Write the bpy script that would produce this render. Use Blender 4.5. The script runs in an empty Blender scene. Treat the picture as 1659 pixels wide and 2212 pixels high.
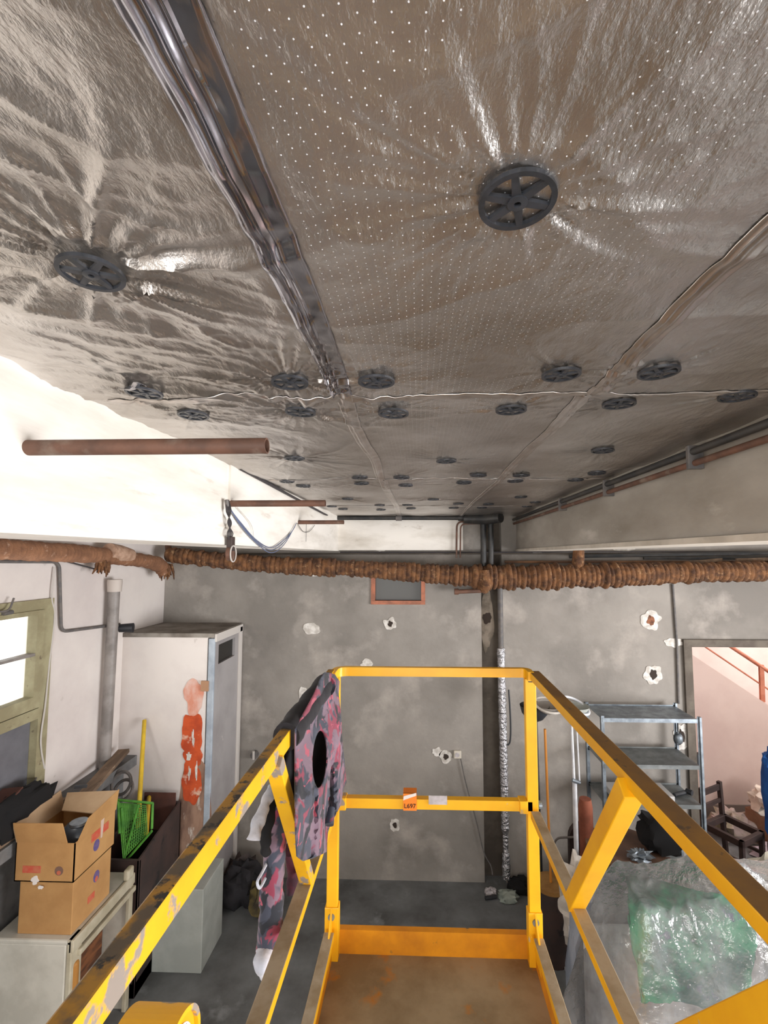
import bpy, bmesh, math, random
import numpy as np
from mathutils import Vector, Matrix, Euler, noise
from mathutils.geometry import delaunay_2d_cdt

random.seed(4)
rng = np.random.default_rng(4)
sc = bpy.context.scene
COL = sc.collection

# ------------------------------------------------------------------ camera, world, lights, exposure
W_, H_, F_ = 1659.0, 2212.0, 1000.0
E = 3.12                                   # eye height above the floor
PITCH, YAW = math.atan(.075), math.atan(.035)
ROT = Euler((math.pi / 2 + PITCH, 0, YAW)).to_matrix()
_c = ROT.transposed() @ Vector((0, 1, 0))
CX = 905 - F_ * _c.x / (-_c.z)
CY = 1200 + F_ * _c.y / (-_c.z)
cam = bpy.data.cameras.new('camera')
cam.sensor_width = 36; cam.lens = F_ / H_ * 36
cam.shift_x = (W_ / 2 - CX) / H_; cam.shift_y = (CY - H_ / 2) / H_
cam.clip_start = .02
camo = bpy.data.objects.new('camera', cam)
camo.location = (0, 0, E); camo.rotation_euler = (math.pi / 2 + PITCH, 0, YAW)
COL.objects.link(camo); sc.camera = camo

def ray(px, py):
    return ROT @ Vector(((px - CX) / F_, -(py - CY) / F_, -1))
def PY(px, py, y):                          # the point at depth y
    d = ray(px, py); t = y / d.y; return Vector((d.x * t, y, E + d.z * t))
def PX(px, py, x):
    d = ray(px, py); t = x / d.x; return Vector((x, d.y * t, E + d.z * t))
def PZ(px, py, z):
    d = ray(px, py); t = (z - E) / d.z; return Vector((d.x * t, d.y * t, z))

sc.view_settings.view_transform = 'Standard'
sc.view_settings.look = 'None'
sc.view_settings.gamma = 1
sc.view_settings.exposure = 0.1
sc.view_settings.use_curve_mapping = False
sc.cycles.use_denoising = True
sc.cycles.max_bounces = 8
sc.cycles.diffuse_bounces = 5
sc.cycles.transparent_max_bounces = 12
sc.cycles.sample_clamp_indirect = 6

wd = bpy.data.worlds.new('overcast_sky'); sc.world = wd; wd.use_nodes = True
wd.node_tree.nodes['Background'].inputs[0].default_value = (1, .985, .95, 1)
wd.node_tree.nodes['Background'].inputs[1].default_value = 3.0

def area(name, loc, size, direction, power, color=(1, 1, 1), spread=180):
    l = bpy.data.lights.new(name, 'AREA'); l.shape = 'RECTANGLE'; l.size, l.size_y = size
    l.energy = power; l.color = color; l.spread = math.radians(spread)
    o = bpy.data.objects.new(name, l); o.location = loc
    o.rotation_euler = Vector(direction).to_track_quat('-Z', 'Y').to_euler()
    COL.objects.link(o); return o
# daylight through the windows of the right wall, the wall behind the camera, the left window and the stair room
area('daylight_right', (4.80, .9, 1.75), (3.6, 1.6), (-1, 0, .22), 340, (.99, .985, 1))
area('daylight_rear', (-.2, -2.85, 2.3), (3.6, 1.5), (0, 1, .12), 80, (.95, .98, 1))
area('daylight_left', (-2.50, 2.76, 2.6), (.9, .5), (1, 0, 0), 14, (1, .98, .93))
area('daylight_stair', (5.2, 5.5, 3.1), (1.2, 1.4), (-.6, .6, -.5), 42, (1, .97, .95))

# ------------------------------------------------------------------ materials
MATS = {}
def mat(name, c, rough=.7, metal=0., c2=None, scale=4., lo=.4, hi=.6, detail=6., c3=None, scale3=12., lo3=.6, hi3=.66,
        bump=0., bscale=60., bdist=.002, stretch=(1, 1, 1), spec=.5, alpha=1., trans=0., sheen=0., rough2=None):
    """colour c, broken up with c2 (large noise) and c3 (sharper stains of their own shape)"""
    if name in MATS: return MATS[name]
    m = bpy.data.materials.new(name); m.use_nodes = True; MATS[name] = m
    nt = m.node_tree; N = nt.nodes; L = nt.links
    b = N['Principled BSDF']
    b.inputs['Base Color'].default_value = (*c, 1)
    b.inputs['Roughness'].default_value = rough; b.inputs['Metallic'].default_value = metal
    b.inputs['Specular IOR Level'].default_value = spec
    b.inputs['Alpha'].default_value = alpha; b.inputs['Transmission Weight'].default_value = trans
    if sheen: b.inputs['Sheen Weight'].default_value = sheen
    if c2 or c3 or bump:
        tc = N.new('ShaderNodeTexCoord'); mp = N.new('ShaderNodeMapping'); mp.inputs['Scale'].default_value = stretch
        geo = N.new('ShaderNodeNewGeometry')
        L.new(geo.outputs['Position'], mp.inputs['Vector'])
    last = None
    def layer(prev, col, s, l, h, w):
        n = N.new('ShaderNodeTexNoise'); n.inputs['Scale'].default_value = s; n.inputs['Detail'].default_value = detail
        n.inputs['Roughness'].default_value = .6
        v = N.new('ShaderNodeVectorMath'); v.operation = 'ADD'; v.inputs[1].default_value = (w, w * 2.1, w * .7)
        L.new(mp.outputs[0], v.inputs[0]); L.new(v.outputs[0], n.inputs['Vector'])
        r = N.new('ShaderNodeMapRange'); r.inputs['From Min'].default_value = l; r.inputs['From Max'].default_value = h
        L.new(n.outputs['Fac'], r.inputs['Value'])
        x = N.new('ShaderNodeMix'); x.data_type = 'RGBA'
        L.new(r.outputs[0], x.inputs['Factor'])
        if prev is None: x.inputs['A'].default_value = (*c, 1)
        else: L.new(prev, x.inputs['A'])
        x.inputs['B'].default_value = (*col, 1)
        return x.outputs['Result'], r.outputs[0]
    if c2: last, _ = layer(last, c2, scale, lo, hi, 0)
    if c3:
        last, fac = layer(last, c3, scale3, lo3, hi3, 7.3)
        if rough2 is not None:
            mr = N.new('ShaderNodeMapRange'); L.new(fac, mr.inputs['Value'])
            mr.inputs['To Min'].default_value = rough; mr.inputs['To Max'].default_value = rough2
            L.new(mr.outputs[0], b.inputs['Roughness'])
    if last: L.new(last, b.inputs['Base Color'])
    if bump:
        n = N.new('ShaderNodeTexNoise'); n.inputs['Scale'].default_value = bscale; n.inputs['Detail'].default_value = 5
        L.new(mp.outputs[0], n.inputs['Vector'])
        bp = N.new('ShaderNodeBump'); bp.inputs['Strength'].default_value = bump; bp.inputs['Distance'].default_value = bdist
        L.new(n.outputs['Fac'], bp.inputs['Height']); L.new(bp.outputs[0], b.inputs['Normal'])
    return m

def s(r, g, b):                              # sRGB 0-255 -> linear
    return tuple(((v / 255) / 12.92 if v < 11 else ((v / 255 + .055) / 1.055) ** 2.4) for v in (r, g, b))

M_wall_back = mat('stained_cement', s(158, 152, 145), .92, c2=s(130, 125, 119), scale=1.1, lo=.36, hi=.62, detail=9,
                  c3=s(182, 174, 166), scale3=2.3, lo3=.52, hi3=.74, bump=.35, bscale=30, bdist=.006)
M_wall_left = mat('whitewash', s(226, 219, 214), .9, c2=s(208, 199, 196), scale=1.6, lo=.4, hi=.7, detail=8,
                  c3=s(150, 138, 128), scale3=3.5, lo3=.66, hi3=.78, bump=.2, bscale=25, bdist=.004)
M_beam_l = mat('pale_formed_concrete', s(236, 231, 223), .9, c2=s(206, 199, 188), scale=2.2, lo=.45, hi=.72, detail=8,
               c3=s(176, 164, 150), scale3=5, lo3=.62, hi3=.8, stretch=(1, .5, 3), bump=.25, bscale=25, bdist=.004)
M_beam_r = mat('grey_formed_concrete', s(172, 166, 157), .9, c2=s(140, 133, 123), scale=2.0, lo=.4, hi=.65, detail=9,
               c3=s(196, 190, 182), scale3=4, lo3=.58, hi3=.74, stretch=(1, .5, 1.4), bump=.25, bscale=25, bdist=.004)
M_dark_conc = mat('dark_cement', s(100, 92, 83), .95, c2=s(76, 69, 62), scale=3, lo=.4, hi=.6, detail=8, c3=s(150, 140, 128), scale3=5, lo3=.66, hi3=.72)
M_floor = mat('grey_screed', s(126, 129, 130), .75, c2=s(76, 76, 74), scale=2.2, lo=.35, hi=.7, detail=9, c3=s(140, 143, 144), scale3=5, lo3=.6, hi3=.75, bump=.15, bscale=20)
M_plaster_white = mat('white_filler', s(226, 222, 216), .9, c2=s(190, 184, 176), scale=20, bump=.4, bscale=60)
M_hole = mat('broken_hole', s(60, 50, 44), 1.0)
M_hole_red = mat('broken_brick', s(150, 100, 74), 1.0, c2=s(96, 66, 52), scale=40)
M_yellow = mat('worn_yellow_paint', s(246, 188, 26), .42, c2=s(230, 168, 20), scale=6, lo=.4, hi=.7,
               c3=s(152, 140, 130), scale3=15, lo3=.565, hi3=.61, detail=5, bump=.15, bscale=60, bdist=.001, rough2=.6)
M_yellow_clean = mat('yellow_paint', s(244, 184, 22), .4, c2=s(232, 166, 18), scale=5, lo=.4, hi=.7,
                     c3=s(196, 176, 140), scale3=26, lo3=.70, hi3=.73, detail=4)
M_yellow_top = mat('grimed_yellow_paint', s(168, 122, 34), .6, c2=s(92, 78, 60), scale=16, lo=.44, hi=.56, detail=6,
                   c3=s(44, 40, 36), scale3=26, lo3=.55, hi3=.60)
M_yellow_top_r = mat('grimy_brown_paint', s(150, 108, 44), .6, c2=s(126, 92, 48), scale=9, lo=.4, hi=.6, detail=6,
                     c3=s(96, 74, 50), scale3=30, lo3=.62, hi3=.68)
M_dusty_top = mat('dusted_paint', s(176, 162, 140), .8, c2=s(150, 132, 104), scale=12, lo=.4, hi=.65, detail=6)
M_deck = mat('dirty_platform_plate', s(160, 144, 116), .6, c2=s(128, 110, 82), scale=5, lo=.38, hi=.6, detail=8,
             c3=s(186, 120, 24), scale3=9, lo3=.60, hi3=.72)
M_toe = mat('orange_yellow_paint', s(226, 148, 14), .5, c2=s(196, 122, 12), scale=6, lo=.4, hi=.65, c3=s(120, 92, 50), scale3=14, lo3=.66, hi3=.72)
M_black = mat('black_plastic', s(38, 40, 44), .5)
M_disc = mat('dark_nylon', s(44, 46, 50), .38, c2=s(58, 60, 66), scale=30)
M_blackpipe = mat('black_pvc', s(40, 42, 44), .45, c2=s(60, 58, 56), scale=9)
M_rust = mat('rusty_brown_pipe', s(112, 78, 62), .65, c2=s(90, 64, 52), scale=14, lo=.4, hi=.6, c3=s(128, 112, 100), scale3=8, lo3=.55, hi3=.7, bump=.2, bscale=90)
M_greypipe = mat('grey_pvc', s(146, 140, 136), .5, c2=s(118, 112, 108), scale=6)
M_conduit = mat('old_grey_conduit', s(92, 90, 90), .6, c2=s(110, 104, 100), scale=20)
M_hemp = mat('hemp_wrapping', s(128, 88, 56), .95, c2=s(74, 50, 36), scale=14, lo=.38, hi=.62, detail=9, c3=s(156, 122, 88), scale3=26, lo3=.58, hi3=.7, bump=.9, bscale=120, bdist=.006)
M_copper = mat('brown_lagged_pipe', s(138, 98, 66), .6, c2=s(96, 68, 50), scale=5)
M_card = mat('cardboard', s(190, 146, 92), .85, c2=s(172, 128, 78), scale=3, bump=.1, bscale=80)
M_card_in = mat('cardboard_inside', s(186, 158, 126), .9, c2=s(170, 140, 108), scale=3)
M_print_red = mat('red_print', s(196, 84, 62), .8, c2=s(190, 110, 80), scale=30)
M_print_blue = mat('blue_print', s(84, 76, 130), .8, c2=s(110, 90, 130), scale=40)
M_whitebox = mat('off_white_enamel', s(206, 202, 190), .5, c2=s(188, 184, 172), scale=5, c3=s(150, 140, 124), scale3=9, lo3=.68, hi3=.74)
M_greybox = mat('grey_white_laminate', s(176, 180, 174), .6, c2=s(160, 164, 158), scale=4)
M_wicker = mat('brown_slatted_wood', s(134, 84, 50), .8, c2=s(82, 50, 32), scale=7, stretch=(1, 1, 6), lo=.4, hi=.6)
M_wood = mat('weathered_wood', s(134, 112, 92), .85, c2=s(104, 86, 70), scale=5, stretch=(3, .6, 3), c3=s(160, 140, 118), scale3=9)
M_winframe = mat('khaki_window_paint', s(164, 158, 126), .7, c2=s(144, 136, 106), scale=6, c3=s(112, 100, 80), scale3=12, lo3=.64, hi3=.7)
M_winpanel = mat('dull_grey_panel', s(112, 112, 118), .7, c2=s(98, 98, 104), scale=4)
M_glass = mat('frosted_pane', (1, 1, 1), .25, trans=1., spec=.3)
M_dark_glass = mat('dark_opening', s(40, 38, 36), .4)
M_door_grey = mat('pale_grey_door', s(166, 162, 162), .6, c2=s(150, 146, 146), scale=2, c3=s(190, 186, 182), scale3=7, lo3=.7, hi3=.74)
M_lightblue = mat('pale_blue_painted_edge', s(176, 186, 196), .6, c2=s(150, 160, 172), scale=6)
M_redpaint = mat('orange_red_undercoat', s(204, 84, 38), .75, c2=s(176, 66, 30), scale=9, c3=s(222, 186, 164), scale3=7, lo3=.6, hi3=.66, detail=8)
M_red_smear = mat('faded_red_smear', s(222, 196, 186), .85, c2=s(212, 142, 118), scale=9, lo=.4, hi=.65, stretch=(1, 1, .5))
M_bareedge = mat('bare_stripped_edge', s(160, 128, 108), .9, c2=s(120, 92, 78), scale=8, c3=s(206, 196, 186), scale3=10, stretch=(1, 1, .4))
M_pink = mat('pink_plaster', s(214, 190, 180), .9, c2=s(204, 178, 169), scale=1.5)
M_pink2 = mat('light_pink_plaster', s(238, 216, 208), .9, c2=s(230, 204, 196), scale=1.5)
M_rail_red = mat('red_oxide_handrail', s(196, 120, 92), .6, c2=s(176, 100, 72), scale=10)
M_galv = mat('galvanised_steel', s(150, 160, 168), .45, .6, c2=s(120, 128, 136), scale=14)
M_greysteel = mat('grey_steel_sheet', s(128, 132, 132), .55, .3, c2=s(104, 108, 108), scale=8)
M_foilpipe = mat('crinkled_aluminium_foil', s(200, 200, 204), .22, .95, bump=1.0, bscale=45, bdist=.02)
M_whitemetal = mat('white_enamel_tube', s(214, 216, 220), .4, c2=s(190, 192, 198), scale=10)
M_darkwood = mat('dark_stained_wood', s(58, 42, 38), .6, c2=s(44, 32, 30), scale=8)
M_redwood = mat('reddish_brown_panel', s(92, 56, 46), .8, c2=s(70, 44, 38), scale=4)
M_darkcrate = mat('dark_brown_metal', s(54, 44, 42), .6, c2=s(68, 52, 48), scale=5, c3=s(36, 32, 32), scale3=9)
M_rolled = mat('terracotta_roll', s(146, 84, 62), .9, c2=s(120, 66, 48), scale=6)
M_tabletop = mat('brown_round_top', s(122, 92, 74), .6, c2=s(98, 74, 62), scale=6)
M_amber = mat('amber_wood', s(158, 118, 62), .6, c2=s(138, 98, 48), scale=9)
M_orange_rod = mat('orange_lacquer', s(196, 128, 50), .5)
M_green = mat('green_plastic_mesh', s(84, 150, 52), .6, c2=s(60, 120, 40), scale=12)
M_yellow_pole = mat('yellow_broom_stick', s(214, 180, 44), .5, c2=s(190, 158, 44), scale=8)
M_blackcloth = mat('black_lining', s(16, 15, 17), .95)
M_greycloth = mat('dark_charcoal_cloth', s(50, 48, 52), .95, c2=s(36, 35, 38), scale=10)
M_fleece = mat('pale_grey_fleece', s(206, 206, 214), .95, c2=s(180, 184, 196), scale=20, bump=.5, bscale=150, sheen=.3)
M_blue = mat('bright_blue_cloth', s(28, 96, 176), .8, c2=s(20, 74, 146), scale=8)
M_tagorange = mat('orange_paper_tag', s(238, 132, 34), .7)
M_tagwhite = mat('white_paper', s(228, 220, 214), .7)
M_ink = mat('black_ink', s(30, 20, 16), .8)
M_stickergrey = mat('grey_sticker', s(172, 166, 166), .6, c2=s(196, 190, 194), scale=30)
M_wire_blue = mat('blue_grey_cable', s(96, 106, 134), .6)
M_wire_dark = mat('dark_cable', s(58, 54, 56), .6)
M_wire_pale = mat('pale_cable', s(190, 184, 178), .6)
M_socket = mat('ivory_socket', s(214, 206, 192), .5)
M_brickframe = mat('terracotta_surround', s(184, 118, 92), .85, c2=s(150, 100, 80), scale=12)
M_bagwhite = mat('white_sack_cloth', s(214, 208, 200), .85, c2=s(190, 184, 176), scale=9)
M_litter = mat('grey_rubble', s(110, 112, 108), .8, c2=s(70, 72, 70), scale=18)
M_slab = mat('slab_soffit', s(170, 164, 156), .9, c2=s(150, 142, 134), scale=2)

def camo_mat(name='camouflage_cloth', fade=False):
    m = bpy.data.materials.new(name); m.use_nodes = True
    nt = m.node_tree; N = nt.nodes; L = nt.links; b = N['Principled BSDF']
    b.inputs['Roughness'].default_value = .95; b.inputs['Sheen Weight'].default_value = .15
    geo = N.new('ShaderNodeNewGeometry')
    mp = N.new('ShaderNodeMapping'); mp.inputs['Scale'].default_value = (1, .45, .75); L.new(geo.outputs['Position'], mp.inputs[0])
    def noise_fac(sc_, off, lo, hi):
        v = N.new('ShaderNodeVectorMath'); v.operation = 'ADD'; v.inputs[1].default_value = (off, off * 1.7, off * .3); L.new(mp.outputs[0], v.inputs[0])
        n = N.new('ShaderNodeTexNoise'); n.inputs['Scale'].default_value = sc_; n.inputs['Detail'].default_value = 3.5; n.inputs['Distortion'].default_value = .6
        L.new(v.outputs[0], n.inputs['Vector'])
        r = N.new('ShaderNodeMapRange'); r.inputs['From Min'].default_value = lo; r.inputs['From Max'].default_value = hi
        L.new(n.outputs['Fac'], r.inputs['Value']); return r.outputs[0]
    base = s(122, 100, 114) if not fade else s(140, 128, 146)
    cur = None
    for col, sc_, off, lo, hi in ((s(62, 66, 80), 16, 3.1, .47, .51), (s(138, 58, 78), 22, 9.7, .555, .585), (s(36, 38, 46), 20, 15.2, .56, .59), (s(176, 84, 102), 40, 21.2, .62, .65)):
        x = N.new('ShaderNodeMix'); x.data_type = 'RGBA'; L.new(noise_fac(sc_, off, lo, hi), x.inputs['Factor'])
        if cur is None: x.inputs['A'].default_value = (*base, 1)
        else: L.new(cur, x.inputs['A'])
        x.inputs['B'].default_value = (*col, 1); cur = x.outputs['Result']
    L.new(cur, b.inputs['Base Color'])
    return m
M_camo = camo_mat()

def foil_mat():
    m = bpy.data.materials.new('reinforced_foil_facing'); m.use_nodes = True
    nt = m.node_tree; N = nt.nodes; L = nt.links; b = N['Principled BSDF']
    b.inputs['Metallic'].default_value = .95; b.inputs['Roughness'].default_value = .34
    geo = N.new('ShaderNodeNewGeometry')
    # faint woven scrim grid and pinprick perforations, both in the foil itself
    sx = N.new('ShaderNodeSeparateXYZ'); L.new(geo.outputs['Position'], sx.inputs[0])
    def m2(op, a, bb=None, c=None):
        n = N.new('ShaderNodeMath'); n.operation = op
        for i, v in enumerate((a, bb, c)):
            if v is None: continue
            if isinstance(v, (int, float)): n.inputs[i].default_value = v
            else: L.new(v, n.inputs[i])
        return n.outputs[0]
    P = .0125
    fx = m2('SUBTRACT', m2('FRACT', m2('DIVIDE', sx.outputs[0], P)), .5)
    row = m2('FLOOR', m2('DIVIDE', sx.outputs[0], P))
    fy = m2('SUBTRACT', m2('FRACT', m2('ADD', m2('DIVIDE', sx.outputs[1], P), m2('MULTIPLY', row, .5))), .5)
    d = m2('SQRT', m2('ADD', m2('MULTIPLY', fx, fx), m2('MULTIPLY', fy, fy)))
    dot = m2('LESS_THAN', d, .062)
    # dots only on the middle row of boards
    inx = m2('MULTIPLY', m2('GREATER_THAN', sx.outputs[0], -.14), m2('LESS_THAN', sx.outputs[0], .30))
    wn = N.new('ShaderNodeTexNoise'); wn.inputs['Scale'].default_value = 5; L.new(geo.outputs['Position'], wn.inputs['Vector'])
    vis = m2('GREATER_THAN', wn.outputs['Fac'], .40)
    dot = m2('MULTIPLY', m2('MULTIPLY', dot, inx), vis)
    n1 = N.new('ShaderNodeTexNoise'); n1.inputs['Scale'].default_value = 3.2; n1.inputs['Detail'].default_value = 8; L.new(geo.outputs['Position'], n1.inputs['Vector'])
    cr = N.new('ShaderNodeValToRGB'); cr.color_ramp.elements[0].position = .35; cr.color_ramp.elements[1].position = .68
    cr.color_ramp.elements[0].color = (*s(180, 173, 166), 1); cr.color_ramp.elements[1].color = (*s(220, 216, 213), 1)
    L.new(n1.outputs['Fac'], cr.inputs[0])
    mx = N.new('ShaderNodeMix'); mx.data_type = 'RGBA'; L.new(dot, mx.inputs['Factor']); L.new(cr.outputs[0], mx.inputs['A']); mx.inputs['B'].default_value = (.95, .96, 1, 1)
    L.new(mx.outputs['Result'], b.inputs['Base Color'])
    L.new(m2('SUBTRACT', .95, m2('MULTIPLY', dot, .9)), b.inputs['Metallic'])
    # crinkle
    mp = N.new('ShaderNodeMapping'); mp.inputs['Scale'].default_value = (1, .45, 1); mp.inputs['Rotation'].default_value = (0, 0, .5); L.new(geo.outputs['Position'], mp.inputs[0])
    n2 = N.new('ShaderNodeTexNoise'); n2.inputs['Scale'].default_value = 22; n2.inputs['Detail'].default_value = 7; n2.inputs['Roughness'].default_value = .6; L.new(mp.outputs[0], n2.inputs['Vector'])
    n3 = N.new('ShaderNodeTexNoise'); n3.inputs['Scale'].default_value = 230; n3.inputs['Detail'].default_value = 2; L.new(geo.outputs['Position'], n3.inputs['Vector'])
    ad = m2('ADD', n2.outputs['Fac'], m2('MULTIPLY', n3.outputs['Fac'], .07))
    bp = N.new('ShaderNodeBump'); bp.inputs['Strength'].default_value = .6; bp.inputs['Distance'].default_value = .012
    L.new(ad, bp.inputs['Height']); L.new(bp.outputs[0], b.inputs['Normal'])
    return m
M_foil = foil_mat()
M_tape = mat('glossy_aluminium_tape', s(176, 176, 186), .16, .95, c2=s(160, 156, 158), scale=6, bump=.12, bscale=12, bdist=.01, stretch=(1.5, .6, 1))
M_tape2 = mat('dull_aluminium_tape', s(206, 200, 196), .3, .9, c2=s(186, 176, 168), scale=6, bump=.2, bscale=20, bdist=.01)

def film_mat():
    m = bpy.data.materials.new('clear_polythene_film'); m.use_nodes = True
    nt = m.node_tree; N = nt.nodes; L = nt.links
    out = N['Material Output']; N.remove(N['Principled BSDF'])
    tr = N.new('ShaderNodeBsdfTransparent'); gl = N.new('ShaderNodeBsdfGlossy'); gl.inputs['Roughness'].default_value = .12
    df = N.new('ShaderNodeBsdfDiffuse'); df.inputs['Color'].default_value = (*s(232, 236, 242), 1)
    tl = N.new('ShaderNodeBsdfTranslucent'); tl.inputs['Color'].default_value = (*s(232, 236, 242), 1)
    a1 = N.new('ShaderNodeMixShader'); a1.inputs[0].default_value = .35; L.new(df.outputs[0], a1.inputs[1]); L.new(tl.outputs[0], a1.inputs[2])
    geo = N.new('ShaderNodeNewGeometry'); n = N.new('ShaderNodeTexNoise'); n.inputs['Scale'].default_value = 4; n.inputs['Detail'].default_value = 6; L.new(geo.outputs['Position'], n.inputs['Vector'])
    mr = N.new('ShaderNodeMapRange'); mr.inputs['From Min'].default_value = .35; mr.inputs['From Max'].default_value = .7; mr.inputs['To Min'].default_value = .12; mr.inputs['To Max'].default_value = .42
    L.new(n.outputs['Fac'], mr.inputs['Value'])
    a2 = N.new('ShaderNodeMixShader'); L.new(mr.outputs[0], a2.inputs[0]); L.new(tr.outputs[0], a2.inputs[1]); L.new(a1.outputs[0], a2.inputs[2])
    fr = N.new('ShaderNodeFresnel'); fr.inputs['IOR'].default_value = 1.7
    ms = N.new('ShaderNodeMath'); ms.operation = 'MULTIPLY'; ms.inputs[1].default_value = 1.4; L.new(fr.outputs[0], ms.inputs[0])
    a3 = N.new('ShaderNodeMixShader'); L.new(ms.outputs[0], a3.inputs[0]); L.new(a2.outputs[0], a3.inputs[1]); L.new(gl.outputs[0], a3.inputs[2])
    n2 = N.new('ShaderNodeTexNoise'); n2.inputs['Scale'].default_value = 11; n2.inputs['Detail'].default_value = 5; L.new(geo.outputs['Position'], n2.inputs['Vector'])
    bp = N.new('ShaderNodeBump'); bp.inputs['Strength'].default_value = .8; bp.inputs['Distance'].default_value = .03
    L.new(n2.outputs['Fac'], bp.inputs['Height'])
    for x in (gl, df): L.new(bp.outputs[0], x.inputs['Normal'])
    L.new(a3.outputs[0], out.inputs['Surface'])
    return m
M_film = film_mat()
M_greenstuff = mat('mottled_green_cloth', s(44, 172, 122), .8, c2=s(10, 92, 76), scale=5, lo=.42, hi=.58, detail=4,
                   c3=s(60, 78, 112), scale3=5.5, lo3=.57, hi3=.63)
M_beige_cover = mat('beige_grey_cover', s(206, 204, 204), .85, c2=s(156, 150, 146), scale=4)

# ------------------------------------------------------------------ mesh builder
class MB:
    def __init__(self): self.v = []; self.f = []; self.mi = []
    def add(self, vs, fs, mi=0):
        o = len(self.v); self.v += [tuple(v) for v in vs]
        self.f += [tuple(i + o for i in f) for f in fs]
        self.mi += [mi] * len(fs) if isinstance(mi, int) else list(mi)
        return self
    def box(self, x0, x1, y0, y1, z0, z1, mi=0):
        vs = [(x, y, z) for z in (z0, z1) for y in (y0, y1) for x in (x0, x1)]
        return self.add(vs, [(0, 2, 3, 1), (4, 5, 7, 6), (0, 1, 5, 4), (2, 6, 7, 3), (0, 4, 6, 2), (1, 3, 7, 5)], mi)
    def bar(self, A, B, w, h, side=(1, 0, 0), mi=0, top=None):
        """rectangular section; w along `side`, h across it. The face looking up takes material `top`"""
        A = Vector(A); B = Vector(B); d = (B - A).normalized(); sd = Vector(side); sd = (sd - d * sd.dot(d)).normalized(); u = sd.cross(d).normalized()
        if u.z < 0 or (abs(u.z) < 1e-6 and u.y < 0): u = -u
        q = [sd * a * w / 2 + u * b * h / 2 for a, b in ((-1, -1), (1, -1), (1, 1), (-1, 1))]
        t = mi if top is None else top
        return self.add([A + k for k in q] + [B + k for k in q], [(0, 3, 2, 1), (4, 5, 6, 7), (0, 1, 5, 4), (1, 2, 6, 5), (2, 3, 7, 6), (3, 0, 4, 7)], [mi, mi, mi, mi, t, mi])
    def tube(self, pts, r, n=12, mi=0, caps=True, closed=False, squash=None):
        pts = [Vector(p) for p in pts]; k = len(pts); R = [r] * k if isinstance(r, (int, float)) else list(r)
        rings = []; prev = None
        for i, p in enumerate(pts):
            if closed: t = pts[(i + 1) % k] - pts[i - 1]
            else: t = pts[min(i + 1, k - 1)] - pts[max(i - 1, 0)]
            t.normalize()
            if prev is None:
                a = Vector((0, 0, 1)) if abs(t.z) < .9 else Vector((1, 0, 0)); u = t.cross(a).normalized()
            else: u = (prev - t * prev.dot(t)).normalized()
            prev = u; w = t.cross(u)
            for j in range(n):
                an = 2 * math.pi * j / n
                rr = R[i] if not squash else R[i]
                rings.append(p + (u * math.cos(an) + w * math.sin(an) * (squash or 1)) * rr)
        fs = []
        for i in range(k if closed else k - 1):
            a = i * n; b_ = ((i + 1) % k) * n
            for j in range(n): fs.append((a + j, a + (j + 1) % n, b_ + (j + 1) % n, b_ + j))
        if caps and not closed: fs += [tuple(range(n))[::-1], tuple(range((k - 1) * n, k * n))]
        return self.add(rings, fs, mi)
    def disc(self, c, r, h, n=24, mi=0, axis='z', r2=None):
        c = Vector(c); ax = {'z': Vector((0, 0, 1)), 'y': Vector((0, 1, 0)), 'x': Vector((1, 0, 0))}[axis]
        return self.tube([c, c + ax * h], [r, r if r2 is None else r2], n, mi)
    def prism(self, poly, off, mi=0):
        off = Vector(off); poly = [Vector(p) for p in poly]; n = len(poly)
        fs = [tuple(range(n))[::-1], tuple(range(n, 2 * n))] + [(i, (i + 1) % n, n + (i + 1) % n, n + i) for i in range(n)]
        return self.add(poly + [p + off for p in poly], fs, mi)
    def build(self, name, mats, parent=None, smooth=False, bevel=0., solid=0., sub=0):
        me = bpy.data.meshes.new(name); me.from_pydata(self.v, [], self.f)
        for m in (mats if isinstance(mats, (list, tuple)) else [mats]): me.materials.append(m)
        me.polygons.foreach_set('material_index', self.mi)
        bm = bmesh.new(); bm.from_mesh(me); bmesh.ops.recalc_face_normals(bm, faces=bm.faces); bm.to_mesh(me); bm.free()
        if smooth:
            me.polygons.foreach_set('use_smooth', [True] * len(me.polygons)); me.set_sharp_from_angle(angle=math.radians(40))
        o = bpy.data.objects.new(name, me); COL.objects.link(o)
        if bevel:
            b = o.modifiers.new('b', 'BEVEL'); b.width = bevel; b.segments = 2; b.limit_method = 'ANGLE'
        if solid:
            b = o.modifiers.new('s', 'SOLIDIFY'); b.thickness = solid; b.offset = 0
        if sub:
            b = o.modifiers.new('u', 'SUBSURF'); b.levels = sub; b.render_levels = sub
        if parent is not None:
            o.parent = parent; o.matrix_parent_inverse = Matrix.Translation(-parent.location)
        return o

def tag(o, label=None, cat=None, group=None, kind=None):
    if label: o['label'] = label
    if cat: o['category'] = cat
    if group: o['group'] = group
    if kind: o['kind'] = kind
    return o
def thing(name, loc, label, cat, group=None):
    o = bpy.data.objects.new(name, None); o.location = loc; o.empty_display_size = .05; COL.objects.link(o)
    return tag(o, label, cat, group)
def struct(o): o['kind'] = 'structure'; return o

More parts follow.
